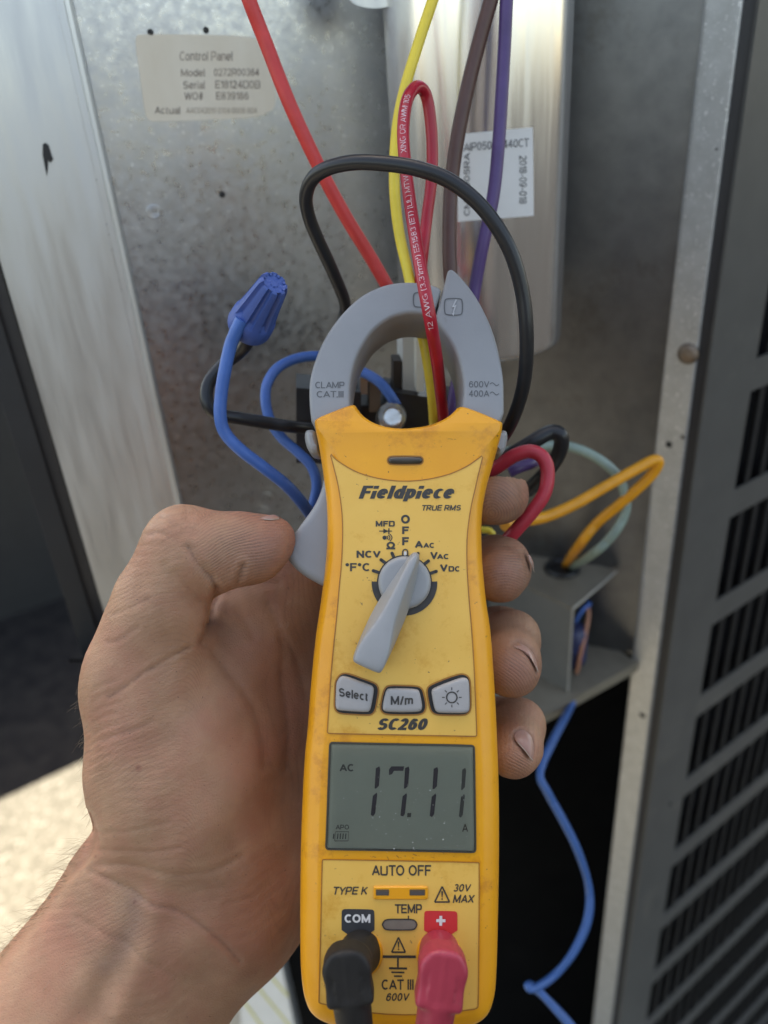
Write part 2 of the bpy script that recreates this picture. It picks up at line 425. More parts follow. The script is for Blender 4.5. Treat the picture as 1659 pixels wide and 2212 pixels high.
# --- front flange at the left, a folded channel
pl_fl = vplane(P(0, 300, .345), P(250, 300, .350))
def onf(x, y, off=0.0): return hit(pl_fl, x, y, off)
tl, tr = onf(-167, 0), onf(155, 0)
fdir = nrm((tr - tl) * np.array([1, 1, 0]))
top_z, bot_z = onf(0, -260)[2], 0.05
nf = pl_fl[1]
prof = [(0, -.018), (0, -.0006), (.0006, 0), (0.94, 0), (.955, .0011), (.985, .0013), (1.0, .0002), (1.003, -.003), (1.003, -.020)]
wid = np.linalg.norm((tr - tl)[:2])
VV = []; FF = []
for j, z in enumerate((top_z, bot_z)):
    for (a, off) in prof:
        q = tl + fdir*wid*a + nf*off; VV.append([q[0], q[1], z])
k = len(prof)
for i in range(k-1): FF.append((i, i+k, i+1+k, i+1))
mk('front_flange', VV, FF, m_flange, unit, smooth=30)
# scratch in the flange
sc_ = [(92, 312), (98, 308), (105, 314), (110, 332), (115, 344), (109, 352), (104, 346), (103, 366), (101, 381), (97, 362), (92, 336)]
V = np.array([onf(x, y, .0003) for x, y in sc_])
mk('scratch', V, [tuple(range(len(V)))], m_hole, unit)
# --- weather strip and the painted outer corner left of it
def vstrip(name, plane, xa, xb, y, z0, z1, t, mat_, off=0.0, parent=unit):
    a, b = hit(plane, xa, y, off), hit(plane, xb, y, off)
    c = [np.array([a[0], a[1], z1]), np.array([b[0], b[1], z1]), np.array([b[0], b[1], z0]), np.array([a[0], a[1], z0])]
    V, F = sheet(c, t, plane[1]); return mk(name, V, F, mat_, parent)
vstrip('weather_strip', pl_fl, 148, 176, 1169, .03, top_z, .012, m_strip, -.006)
o0 = hit(pl_fl, 148, 1169, -.004)
oa = nrm(-fdir + nf*.1); o1 = o0 + oa*.0125; o2 = o1 + nrm(np.array([-.36, .93, 0]))*.8
oz = .03
VV = [[q[0], q[1], z] for z in (top_z, oz) for q in (o0, o0 + oa*.0118 + nf*.0004, o1 - nf*.0012, o2)]
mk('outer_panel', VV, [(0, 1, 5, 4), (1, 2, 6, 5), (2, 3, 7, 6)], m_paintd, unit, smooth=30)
# --- right inner wall
pl_rw = vplane(P(1000, 500, .470), P(1495, 300, .385))
def onr(x, y, off=0.0): return hit(pl_rw, x, y, off)
# --- corner post: a strip facing the camera
pl_po = vplane(P(1521, 0, .372), P(1604, 0, .362))
def onp(x, y, off=0.0): return hit(pl_po, x, y, off)
pa, pb = onp(1521, 0), onp(1604, 0)
ptop = onp(1560, -260)[2]
pdv = nrm((pb - pa)*np.array([1, 1, 0])); pw_ = np.linalg.norm((pb-pa)[:2]); npst = pl_po[1]
prof = [(-.02, -.012), (-.02, -.0008), (.0, 0), (.06, .0004), (.16, .0001), (.95, .0002), (1.0, -.0006), (1.0, -.012)]
VV = []; FF = []
for z in (ptop, .03):
    for (a, off) in prof:
        q = pa + pdv*pw_*a + npst*off; VV.append([q[0], q[1], z])
k = len(prof)
for i in range(k-1): FF.append((i, i+k, i+1+k, i+1))
mk('corner_post', VV, FF, m_post, unit, smooth=30)
ra = onr(880, 0); rb = pa - npst*.006
shelf_z = onp(1385, 1430)[2]
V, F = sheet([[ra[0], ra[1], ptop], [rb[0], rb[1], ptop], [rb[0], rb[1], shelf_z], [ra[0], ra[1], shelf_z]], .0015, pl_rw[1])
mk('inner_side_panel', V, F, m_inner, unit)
# screws and holes of the post
def hole(px, py, plane, r, name='screw_hole', mat_=None, h=.0002):
    c_ = hit(plane, px, py); n = plane[1]
    V, F = lathe([(-.0006, r), (.00015, r), (.0002, r*.9), (.0002, .0001)], c_, n, 14, False)
    return mk(name, V, F, mat_ or m_hole, unit, smooth=40)
for (x, y, r) in ((1445, 960, .0022), (1475, 944, .0014), (1548, 322, .0007), (1388, 1545, .0026)): hole(x, y, pl_po, r)
c_ = onp(1487, 764)
V, F = lathe([(0, .0062), (.0012, .0060), (.0022, .0050), (.0028, .003), (.0030, .0001)], c_, npst, 18, False)
hs = mk('screw_head', V, F, m_rust, unit, smooth=50)
# holes and marks of the back panel
for (x, y, r) in ((325, 70, .0014), (445, 65, .0014), (480, 420, .0016)): hole(x, y, pl_back, r)
for (x, y, r) in ((332, 457, .0030), (573, 1082, .0085)):
    c_ = onb(x, y); g = G()
    for rr in ((1.0, .86), (.62, .5)):
        g.add(*lathe([(0, r*rr[0]*1.08), (.00014, r*rr[0]), (.00014, r*rr[1]), (0, r*rr[1]*.92)], c_, pl_back[1], 28, False))
    mk('embossed_ring', *g.get(), m_galv, unit, smooth=60)
# black seal between post and louvred side
s0 = onp(1604, 0, -.002); s1 = onp(1641, 0, -.004)
nn = nrm(np.cross(s1 - s0, UPV) * np.array([1, 1, 0])); nn = nn if nn.dot(CAM - s0) > 0 else -nn
V, F = sheet([[s0[0], s0[1], ptop], [s1[0], s1[1], ptop], [s1[0], s1[1], .02], [s0[0], s0[1], .02]], .01, nn)
mk('corner_seal', V, F, m_strip, unit)
# --- louvred side panel
lo0 = onp(1641, 0, -.001)
ln = nrm(np.cross(hdir, UPV)); ln = ln if ln.dot(CAM - lo0) > 0 else -ln
pl_lv = (lo0, ln)
def ab(px, py):
    q = hit(pl_lv, px, py); return (q - lo0).dot(hdir), q[2]
rows_px = [((1627, 790), (1613.5, 859.5)), ((1583, 1068), (1571, 1124)), ((1543, 1300), (1533, 1348)), ((1511, 1500), (1503, 1544)),
           ((1483, 1679), (1476, 1717)), ((1460, 1838), (1454, 1870)), ((1438, 1974), (1434, 2009)), ((1420, 2095), (1414, 2124))]
rz = np.array([[ab(*a)[1], ab(*b)[1]] for a, b in rows_px]); a_start = np.mean([ab(*b)[0] for a, b in rows_px])
pit = -np.polyfit(np.arange(len(rz)), rz.mean(1), 1)[0]; z0r = np.polyfit(np.arange(len(rz)), rz.mean(1), 1)[1]
gap = np.mean(rz[:, 0] - rz[:, 1])
print('louvre a_start', a_start, 'pitch', pit, 'rail', gap)
per = abs(ab(1571 + 33, 1124 - 18)[0] - ab(1571, 1124)[0])
nsl = 22; a_end = a_start + per*nsl
def LV(a, z, off=0.0):
    q = lo0 + hdir*a + ln*off; return np.array([q[0], q[1], z])
lv = G()
k_hi = int((ptop - z0r) / pit) + 1
def lvbox(g, a0, a1, z0, z1, t=.0016, off=0.0):
    c_ = LV((a0+a1)/2, (z0+z1)/2, off - t/2)
    return g.add(*boxp(c_, hdir*(a1-a0)/2, ln*t/2, UPV*(z1-z0)/2))
zs_hi = z0r + pit*k_hi + gap/2
kl = int(math.floor((z0r - .03) / pit))
zs_lo = z0r - pit*kl - gap/2
lvbox(lv, 0, a_start, zs_lo, zs_hi)                     # plain margin by the corner
lvbox(lv, a_end, a_end + .05, zs_lo, zs_hi)
for k in range(-k_hi, kl+1):                             # rails
    zc = z0r - pit*k
    lvbox(lv, a_start, a_end, zc - gap/2, zc + gap/2)
lvp = mk('louvred_side', *lv.get(), m_paint, unit)
sw = per*.22
slat_me = None
vis = []
for k in range(-k_hi, kl):
    z1 = z0r - pit*k - gap/2; z0 = z0r - pit*(k+1) + gap/2
    for j in range(nsl):
        a1 = a_start + per*(j+1)
        q = LV(a1, (z0+z1)/2); v = (q - CAM) @ R
        X = CX + PF*v[0]/-v[2]; Y = CY - PF*v[1]/-v[2]
        if X < 1720 and -160 < Y < 2330: vis.append((k, j, z0, z1, a1))
for (k, j, z0, z1, a1) in vis:
    g = G(); ext = .0008
    c0 = LV(a1 - sw, z0, -.0010); 
    pr = [(a1 - sw, -.0016), (a1 - sw*.55, -.0004), (a1 - sw*.05, -.0006), (a1, -.0022), (a1 - sw*.5, -.0050)]
    VV = [LV(a_, z_, o_) for z_ in (z0, z1) for (a_, o_) in pr]; n5 = len(pr)
    FF = [(i, (i+1) % n5, (i+1) % n5 + n5, i + n5) for i in range(n5)] + [tuple(range(n5-1, -1, -1)), tuple(range(n5, 2*n5))]
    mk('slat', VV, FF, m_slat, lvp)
print('slats', len(vis))
cb = G(); lvbox(cb, -.004, a_end + .05, zs_lo, zs_hi, .004, -.022)
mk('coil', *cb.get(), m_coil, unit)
# hole in the margin of the louvred side
hole(1448, 1737, pl_lv, .0022)

# --- shelf, bracket and the dark space beneath
pl_sh = hplane(shelf_z)
S0, S1 = hit(pl_sh, 1376, 1430), hit(pl_sh, 1181, 1538)
sd = nrm(S1 - S0); S2 = S0 + sd*.27
bk = nrm(np.cross(UPV, sd)); bk = bk if bk.dot(S0 - CAM) > 0 else -bk
V, F = sheet([S0, S2, S2 + bk*.07, S0 + bk*.12], .0016, UPV); mk('shelf', V, F, m_brown, unit)
V, F = boxp((S0+S2)/2 - UPV*.004 - bk*.0005, sd*.135, bk*.0006, UPV*.0042); mk('shelf_lip', V, F, m_brown, unit)
B0 = hit(pl_sh, 1227, 1496)
pl_v = vplane(B0, B0 + hdir)
tz = hit((B0, nrm((CAM - B0)*np.array([1, 1, 0]))), 1229.7, 1314.5)[2]
pl_t = hplane(tz)
T0 = np.array([B0[0], B0[1], tz]); T1 = hit(pl_t, 1331.7, 1235); T2 = hit(pl_t, 1157.6, 1277); T2 = T0 + (T2 - T0)*2.4
T3 = T1 + (T2 - T0)
br = thing('transformer_bracket', B0, 'dusty steel bracket box with a black grommet in its top, right of the fingertips', 'bracket')
V, F = sheet([T0, T1, T3, T2], .0016, UPV); mk('top_plate', V, F, m_brown, br)
fn = nrm(np.cross(T2 - T0, UPV)); fn = fn if fn.dot(CAM - T0) > 0 else -fn
d1 = UPV*.0017
V, F = sheet([T0 - d1, T2 - d1, np.array([T2[0], T2[1], shelf_z + .0002]), np.array([T0[0], T0[1], shelf_z + .0002])], .0016, fn); mk('front_plate', V, F, mat('plate_steel', (.165, .165, .15), .55, .3, col2=(.21, .205, .185), nscale=40, bump=.15), br)

g = G(); g.add(*tube([T0 + UPV*.0003, T1 + UPV*.0003], .0007, 6)); g.add(*tube([T0 + fn*.0003, np.array([T0[0], T0[1], shelf_z + .001]) + fn*.0003], .0006, 6))
mk('edge_highlight', *g.get(), mat('highlight_steel', (.5, .48, .43), .45, .5), br)  # bright rims paint the lit highlights along the bracket edges
gc = hit(pl_t, 1214, 1230)
V, F = lathe([(0, .0125), (.002, .0125), (.0034, .0112), (.0034, .0088), (.0018, .0072), (.0006, .007), (.0005, .0001)], gc, UPV, 24, False)
mk('grommet', V, F, mat('black_rubber', (.012, .012, .012), .4), br, smooth=50)
# transformer coil seen through the open end of the bracket
ctr = B0 + (T1 - T0)*.42 + nrm(T2 - T0)*.012
g = G(); g.add(*lathe([(0, .006), (.004, .0095), (.03, .0095), (.034, .006)], ctr + UPV*.004, UPV, 18))
mk('transformer', *g.get(), mat('blue_winding_tape', (.03, .05, .16), .4, col2=(.02, .02, .04), nscale=150), None, smooth=50, label='dark blue wound transformer half hidden inside the bracket box', cat='transformer')
BX = (T1 - T0, nrm(T2 - T0))
# dark space under the shelf: rear wall, floor and liner of the unit
q0, q1 = P(560, 1500, .80), P(1420, 1500, .80)
plr = vplane(q0, q1)
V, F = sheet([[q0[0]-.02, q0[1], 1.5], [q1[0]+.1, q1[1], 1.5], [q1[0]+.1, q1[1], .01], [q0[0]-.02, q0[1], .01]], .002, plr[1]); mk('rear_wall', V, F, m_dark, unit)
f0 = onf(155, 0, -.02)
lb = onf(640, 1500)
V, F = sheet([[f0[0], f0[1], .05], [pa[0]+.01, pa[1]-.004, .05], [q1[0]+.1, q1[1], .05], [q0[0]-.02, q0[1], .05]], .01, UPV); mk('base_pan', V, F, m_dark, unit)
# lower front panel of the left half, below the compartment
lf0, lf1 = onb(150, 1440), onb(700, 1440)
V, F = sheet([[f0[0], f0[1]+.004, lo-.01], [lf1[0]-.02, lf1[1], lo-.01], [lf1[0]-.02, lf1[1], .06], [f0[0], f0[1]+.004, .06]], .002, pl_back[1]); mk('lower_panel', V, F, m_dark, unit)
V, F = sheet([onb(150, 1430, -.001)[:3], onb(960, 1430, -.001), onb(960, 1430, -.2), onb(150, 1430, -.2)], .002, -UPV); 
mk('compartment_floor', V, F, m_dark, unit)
# roof and outer skin of the unit, out of the picture: they keep the sun off the opening
def slab(name, x0, x1, y0, y1, z0, z1, m):
    V, F = boxp([(x0+x1)/2, (y0+y1)/2, (z0+z1)/2], [(x1-x0)/2, 0, 0], [0, (y1-y0)/2, 0], [0, 0, (z1-z0)/2]); return mk(name, V, F, m, unit)
TZ = ptop + .10
slab('top_cover', -.20, .75, .37, 1.25, TZ, TZ + .025, m_paint)
slab('rear_panel', -.20, .75, 1.22, 1.24, .02, TZ - .001, m_paint)
# added block, placed so its shadow darkens the ground beyond the sunlit slab
hn_ = 1.15; sh_ = np.array([SUN_K[0], SUN_K[1], 0])*hn_
n0, n1 = e0 - ed*1.2 + sh_, e0 + ed*.55 + sh_
nd_ = (n1 - n0); npv = -pe
V, F = boxp((n0+n1)/2 + npv*.3 + UPV*(hn_/2 - .004), nd_/2, npv*.3, UPV*hn_/2)
sblk = mk('shade_block', V, F, m_paintd, None, label='dark grey block added to shade the ground beyond the left edge of the cabinet', cat='air conditioner')

# ================================================================== sticker on the back panel
def sm(x, y): return onb(x, y, .00025)
st_out = [(294, 78), (300, 74), (420, 74), (552, 78), (578, 100), (590, 160), (597, 205), (593, 236), (578, 243), (563, 251), (520, 256), (420, 260), (328, 263), (318, 258), (312, 238), (303, 170), (292, 95)]
so = chaikin(st_out, 2)
V, F = sheet([onb(x, y, .0002) for x, y in so], .0002, pl_back[1])
stk = mk('rating_sticker', V, F, m_sticker, unit)
skew = lambda X, Y: (X, Y)
g = G()
for s, b_ in (('Control Panel', (388, 111, 502, 131)), ('Model', (391, 149, 442, 165)), ('0272R00364', (462, 148, 560, 164)), ('Serial', (396, 175, 442, 192)),
              ('E18124D0B', (465, 174, 562, 191)), ('WO#', (398, 199, 438, 216)), ('E839186', (467, 199, 537, 215)), ('Actual', (334, 230, 389, 246))):
    g.add(*put_text(s, b_, lambda x, y: onb(x, y, .00035)))
mk('lettering', *g.get(), m_ink, stk)
V, F = put_text('AAC042019 0104 0006 004', (402, 232, 555, 245), lambda x, y: onb(x, y, .00035)); mk('lettering', V, F, m_inkf, stk)

# ================================================================== capacitor
CA = P(1034, 300, .372); CR = .0425
bot = cylhit(CA, CR, 1085, 786)[2]; topz = cylhit(CA, CR, 1034, -230)[2]
cap = thing('run_capacitor', [CA[0], CA[1], bot], 'tall bright aluminium capacitor can with a white label, hanging behind the brown and purple wires', 'capacitor')
m_alu = mat('aluminium_can', (.84, .845, .85), .22, .95, col2=(.75, .755, .76), nscale=110, namt=.7, speck=(.6, .6, .6), sscale=400, sthr=.76, stretch=(1, 1, .05), rvar=.05, bump=.06, bscale=200)
V, F = lathe([(0, .0001), (0, CR-.003), (.0008, CR-.001), (.0025, CR-.0002), (.0045, CR), (topz-bot, CR)], [CA[0], CA[1], bot], UPV, 96, False)
mk('can', V, F, m_alu, cap, smooth=50)
lab = chaikin([(990, 300), (1005, 289), (1080, 281), (1146, 275), (1152, 282), (1153, 370), (1153, 460), (1148, 467), (1070, 473), (995, 479), (988, 474), (987, 390)], 1)
# label: grid wrapped onto the can
us, vs = np.linspace(0, 1, 13), np.linspace(0, 1, 7)
VV = []; cl = ((988, 290), (1151, 275), (1153, 466), (989, 479))
for v in vs:
    for u in us:
        x = (cl[0][0]*(1-u)+cl[1][0]*u)*(1-v) + (cl[3][0]*(1-u)+cl[2][0]*u)*v
        y = (cl[0][1]*(1-u)+cl[1][1]*u)*(1-v) + (cl[3][1]*(1-u)+cl[2][1]*u)*v
        VV.append(cylhit(CA, CR+.0002, x, y))
FF = [(j*13+i, (j+1)*13+i, (j+1)*13+i+1, j*13+i+1) for j in range(6) for i in range(12)]
cl_o = mk('label', VV, FF, m_whitelabel, cap, smooth=180)
cm = lambda x, y: cylhit(CA, CR+.0004, x, y)
sk1 = lambda X, Y: (X, Y - (X - 1000)*.075)
g = G()
g.add(*put_text('SAIP050P0440CT', (990, 309, 1143, 327), cm, quad=sk1))
g.add(*put_text('2018-09-018', (1122, 336, 1138, 440), cm, rot=-90))
g.add(*put_text('CM7/005RA', (1002, 330, 1015, 466), cm, rot=90))
mk('lettering', *g.get(), m_blackink, cl_o)
# strap holding the can, top edge of the picture
pl_st = vplane(P(700, 0, .345), P(900, 0, .33))
so = chaikin([(735, -60), (752, 0), (775, 14), (815, 20), (860, 8), (930, -6), (1000, -20), (1000, -120), (760, -120)], 2)
V, F = sheet([hit(pl_st, x, y) for x, y in so], .003, pl_st[1]); mk('capacitor_strap', V, F, m_flange, unit, smooth=30)

# ================================================================== contactor below the can, seen through the jaw
pc0 = P(850, 860, .34)
kon = thing('contactor', pc0 - UPV*.03, 'black contactor block with a silver screw terminal, seen through the open jaw', 'contactor')
pl_k = vplane(P(700, 860, .338), P(1050, 860, .346))
def bx_px(name, x0, y0, x1, y1, z, dep, m, parent, off=0.0, tilt=0.0, bev=0.0):
    """block standing on the contactor plane, front face covering a picture rectangle"""
    pl_ = (pl_k[0] + pl_k[1]*off, pl_k[1])
    c_ = [(x0, y0), (x1, y0 + tilt), (x1, y1 + tilt), (x0, y1)]
    V, F = sheet([hit(pl_, x, y) for x, y in c_], dep, pl_k[1]); return mk(name, V, F, m, parent)
m_blk = mat('black_plastic', (.014, .015, .017), .35, col2=(.03, .03, .03), nscale=70)
bx_px('block', 640, 872, 1010, 1000, 0, .03, m_blk, kon, .0, 10)
bx_px('terminal_wall', 640, 838, 780, 905, 0, .02, m_blk, kon, .006, 10)
bx_px('terminal_wall', 838, 846, 1010, 960, 0, .02, m_blk, kon, .010, 24)
bx_px('contact_bar', 798, 824, 822, 890, 0, .01, mat('brown_bakelite', (.16, .10, .06), .5), kon, .002)
bx_px('contact_bar', 850, 780, 868, 850, 0, .01, mat('dark_brown_bakelite', (.035, .028, .022), .5), kon, .003)
bx_px('terminal_clip', 778, 816, 794, 852, 0, .01, mat('tin_plate', (.5, .5, .5), .3, .9), kon, .005)
w1 = bx_px('coil_frame', 870, 715, 905, 846, 0, .02, mat('white_nylon', (.55, .55, .50), .5), kon, .004)
bx_px('coil_cover', 900, 715, 916, 846, 0, .02, mat('cream_nylon', (.66, .64, .53), .5, col2=(.55, .52, .42), nscale=90), kon, .012)
scp = hit((pl_k[0] + pl_k[1]*.018, pl_k[1]), 847, 900)
V, F = lathe([(-.012, .0066), (-.001, .0066), (.0006, .0058), (.001, .004), (.0004, .0034), (.0004, .0001)], scp, nrm(pl_k[1] + UPV*.5), 22, False)
scr = mk('terminal_screw', V, F, mat('steel_screw', (.62, .62, .6), .25, .95, col2=(.4, .38, .34), nscale=300), kon, smooth=40)
print('W: flange', tl, tr, 'post', pa, pb, 'panel', cz, 'right wall', ra, rb, 'shelf', S0, S1, S2, shelf_z, 'rear', q0, q1, 'slab', e0, e1, 'cap', CA, bot, topz, 'hdir', hdir, gdir, 'zlouv', lo0, 'hand', P(190,1400,.27), P(600,2100,.29), 'lo', lo)
# ================================================================== wires
def wmat(name, col, rough=.38, d=.75):
    return mat(name, col, rough, 0, col2=tuple(c*d for c in col), nscale=130, namt=.5, smear=tuple(c*.55+.03 for c in col), mscale=160, mthr=.66, bump=.12, bscale=900, spec=.4)
GZ = -((gc - CAM) @ R)[2]; print('W: grommet depth', GZ)
w_red = wmat('red_insulation', (.62, .045, .04)); w_crim = wmat('crimson_insulation', (.42, .012, .028), .3)
w_pink = wmat('faded_red_insulation', (.50, .035, .055)); w_yel = wmat('yellow_insulation', (.80, .60, .06), d=.85)
w_brn = wmat('brown_insulation', (.10, .045, .034)); w_pur = wmat('purple_insulation', (.085, .045, .155))
w_blk = wmat('black_insulation', (.016, .017, .019), .34); w_blu = wmat('blue_insulation', (.045, .14, .42))
w_org = wmat('orange_insulation', (.80, .33, .02)); w_grn = wmat('pale_green_insulation', (.25, .33, .28))
w_blu2 = wmat('bright_blue_insulation', (.04, .13, .36))
def wire(name, pts, rpx, m, label, group='wires in the open control box', parent=None, n=12, nseg=14):
    """pts: (px,py,z); rpx: half width in picture units at each end or constant"""
    C3 = np.array([P(*p) for p in pts])
    S = spline(C3, n)
    r = rpx
    V, F = tube(S, r, nseg)
    return mk(name, V, F, m, parent, smooth=60, label=label, cat='wire', group=group), S
wire('wire', [(515, -70, .275), (538, 0, .278), (575, 95, .284), (628, 230, .29), (690, 362, .298), (745, 465, .305), (800, 555, .312), (845, 632, .318), (885, 690, .335), (960, 735, .325), (1035, 830, .33)], .0027, w_red,
     'bright red wire running diagonally down past the sticker to behind the clamp jaw')
wire('wire', [(955, -60, .285), (935, 0, .286), (905, 90, .288), (872, 200, .29), (856, 290, .292), (852, 400, .294), (862, 500, .298), (884, 600, .300), (902, 690, .298), (917, 745, .298), (931, 830, .302), (938, 910, .31), (940, 980, .33)], .0021, w_yel,
     'yellow wire bending down beside the crimson loop and through the jaw')
wl, SR = wire('wire', [(962, 980, .33), (958, 910, .306), (952, 850, .290), (944, 780, .272), (931, 700, .2568), (916, 620, .2545), (900, 530, .258), (886, 440, .262), (876, 360, .266), (871, 285, .269), (877, 225, .272), (890, 196, .276), (906, 188, .280), (921, 208, .284), (930, 260, .287), (934, 330, .29), (931, 400, .292), (922, 470, .294), (912, 560, .296), (905, 640, .305), (900, 740, .34)], .0022, w_crim,
     'crimson wire with white lettering, looped upright before the can and passing through the jaw', n=14, nseg=18)
wire('wire', [(1075, -60, .29), (1060, 0, .292), (1035, 90, .296), (1010, 190, .3), (988, 300, .304), (975, 400, .308), (971, 500, .310), (973, 590, .312), (985, 690, .318), (992, 800, .36), (990, 900, .41)], .0029, w_brn,
     'dark brown wire hanging straight in front of the silver can')
wire('wire', [(1098, -60, .29), (1094, 0, .292), (1090, 90, .296), (1084, 200, .3), (1077, 310, .304), (1066, 420, .308), (1045, 520, .312), (1026, 620, .318), (1008, 730, .322), (988, 820, .322), (974, 900, .325), (968, 960, .34)], .0026, w_pur,
     'purple wire crossing the white label on the silver can')
wire('wire', [(690, 890, .334), (705, 800, .33), (738, 700, .322), (745, 655, .316), (718, 585, .302), (688, 520, .29), (668, 470, .282), (661, 425, .275), (676, 385, .268), (712, 362, .262), (765, 351, .257), (830, 353, .254), (900, 364, .252), (968, 389, .252), (1026, 432, .253), (1072, 488, .255), (1106, 552, .258), (1128, 630, .262), (1137, 710, .266), (1136, 790, .272), (1124, 860, .28), (1098, 925, .294), (1060, 980, .32)], .0025, w_blk,
     'thick black wire arching over the jaw in a wide hoop', n=12)
# two wires twisted into the connector
wire('wire', [(522, 690, .272), (508, 720, .274), (497, 750, .276), (486, 800, .278), (478, 850, .28), (476, 900, .282), (487, 936, .284), (520, 972, .286), (570, 1010, .29), (620, 1050, .296), (655, 1090, .304), (690, 1140, .32)], .00235, w_blu,
     'blue wire leading down from the twist-on connector towards the thumb')
wire('wire', [(545, 690, .276), (536, 735, .282), (515, 762, .287), (478, 792, .29), (450, 830, .29), (448, 870, .29), (470, 894, .292), (520, 904, .296), (580, 914, .302), (650, 924, .31), (740, 930, .34)], .0025, w_blk,
     'short black wire curling out of the twist-on connector behind the blue one')
wire('wire', [(760, 800, .333), (720, 776, .333), (685, 769, .33), (640, 775, .325), (600, 795, .318), (577, 830, .314), (574, 870, .312), (584, 908, .312), (608, 945, .312), (645, 978, .312), (674, 1010, .312), (684, 1050, .313), (675, 1100, .316), (668, 1160, .32)], .00215, w_blu,
     'thinner blue wire curving out from behind the jaw and down beside the lever')
wire('wire', [(740, 790, .33), (788, 806, .328), (822, 828, .326), (850, 865, .327), (862, 890, .334)], .0022, w_blu, 'blue wire seen through the jaw above the screw terminal')
# wires to the right of the meter
wire('wire', [(1060, 1010, .33), (1100, 985, .33), (1150, 955, .325), (1190, 934, .325), (1212, 944, .325), (1207, 980, .33), (1180, 1020, .34), (1140, 1060, .35)], .0033, w_blk,
     'black wire bent in a short hook right of the meter shoulder')
wire('wire', [(1040, 1030, .315), (1075, 1008, .31), (1110, 985, .307), (1145, 975, .305), (1172, 988, .304), (1183, 1020, .304), (1176, 1065, .304), (1150, 1105, .305), (1115, 1145, .307), (1080, 1185, .312), (1050, 1230, .32)], .0028, w_pink,
     'faded red wire looping out behind the index fingertip')
wire('wire', [(1060, 985, .40), (1120, 970, .40), (1170, 964, .40), (1230, 965, .40), (1290, 990, .40), (1335, 1030, .402), (1352, 1080, .405), (1345, 1120, .408), (1315, 1165, .412), (1275, 1200, .43), (1235, 1224, GZ), (1222, 1238, GZ + .006)], .0026, w_grn,
     'pale green wire arching over into the grommet of the bracket')
wire('wire', [(1090, 1135, .36), (1130, 1126, .37), (1180, 1116, .38), (1240, 1090, .385), (1310, 1050, .388), (1380, 1010, .39), (1412, 994, .392), (1422, 1001, .394), (1404, 1030, .398), (1350, 1080, .404), (1290, 1130, .415), (1250, 1180, .43), (1225, 1216, GZ - .004), (1216, 1236, GZ + .004)], .0028, w_org,
     'orange wire doubled back in a narrow loop above the bracket grommet')
wire('wire', [(1100, 1020, .34), (1120, 1010, .34), (1150, 1000, .345), (1165, 990, .36)], .0026, w_pur, 'short piece of purple wire behind the faded red loop')
wire('wire', [(1066, 1156, .345), (1056, 1146, .345), (1036, 1144, .345)], .0015, w_yel, 'end of a yellow wire between the index and middle fingertips')
ci = lambda a_, d_, z_: B0 + BX[0]*a_ + BX[1]*d_ + UPV*z_
V, F = tube(spline([ci(.30, .004, .004), ci(.33, .003, .02), ci(.45, .004, .034), ci(.62, .008, .044), ci(.7, .014, .05)], 6), .0016, 8)
mk('wire', V, F, mat('salmon_insulation', (.50, .22, .13), .45), None, smooth=180, label='salmon coloured wire inside the open end of the bracket box', cat='wire', group='wires in the open control box')
V, F = tube(spline([ci(.25, .006, .05), ci(.35, .004, .058), ci(.5, .004, .058), ci(.6, .012, .054)], 6), .0016, 8)
mk('wire', V, F, w_blu, None, smooth=180, label='short blue wire high inside the open end of the bracket box', cat='wire', group='wires in the open control box')
# long blue wires in the dark space
def strand(off, dz, lab):
    pts = [(1270, 1450, .58), (1232, 1530, .53), (1190, 1605, .47), (1163, 1670, .445), (1180, 1712, .44), (1215, 1770, .445), (1252, 1840, .45), (1276, 1920, .455), (1270, 1990, .455), (1235, 2060, .45), (1190, 2110, .445), (1150, 2136, .44), (1142, 2128, .44), (1165, 2140, .44), (1205, 2180, .44), (1240, 2225, .44), (1270, 2290, .44)]
    pts = [(x + off*math.sin(i*.9 + off), y + off*.3*math.cos(i*1.3), z + dz*math.cos(i*1.1)) for i, (x, y, z) in enumerate(pts)]
    wire('wire', pts, .0021, w_blu2, lab)
strand(4.5, .004, 'bright blue wire of the loose pair hanging in the dark space under the shelf')
strand(-4.0, -.004, 'bright blue wire of the loose pair hanging in the dark space under the shelf')
for o in COL.objects:
    if o.get('label', '').startswith('bright blue wire of the loose pair'): o['group'] = 'loose pair of blue wires under the shelf'

# white lettering on the crimson wire
Lc = np.concatenate([[0], np.cumsum(np.linalg.norm(np.diff(SR, axis=0), axis=1))])
scr_y = np.array([CY - PF*((q - CAM) @ R)[1]/-((q - CAM) @ R)[2] for q in SR])
i0 = int(np.argmin(np.abs(scr_y[:60] - 708))); 
def along(s):
    i = np.clip(np.searchsorted(Lc, s) - 1, 0, len(SR)-2); t = (s - Lc[i])/(Lc[i+1]-Lc[i]); return SR[i]*(1-t)+SR[i+1]*t, nrm(SR[i+1]-SR[i])
txt_runs = [('12 AWG (3.31mm²) E51583 (ET) (UL) MTW', 708, 386), ('XING OR AWM 105', 340, 216)]
g = G()
top_i = int(np.argmin(scr_y[:180]))
for s, ya, yb in txt_runs:
    ia = int(np.argmin(np.abs(scr_y[:top_i] - ya))); ib = int(np.argmin(np.abs(scr_y[:top_i] - yb)))
    V2, F2 = glyphs(s, 0, 0, .12)
    a, b = V2[:, :2].min(0), V2[:, :2].max(0)
    out = []
    for (x, y, ly) in V2:
        sx = Lc[ia] + (x - a[0])/(b[0]-a[0])*(Lc[ib]-Lc[ia]); c_, t_ = along(sx)
        toc = nrm((CAM - c_) - (CAM - c_).dot(t_)*t_); side = np.cross(toc, t_)        # letters' tops lie to the left
        ang = ((y - a[1])/(b[1]-a[1]) - .5)*.95 + .1
        out.append(c_ + (.00224 + ly*1e-6)*(math.cos(ang)*toc + math.sin(ang)*side))
    g.add(out, F2)
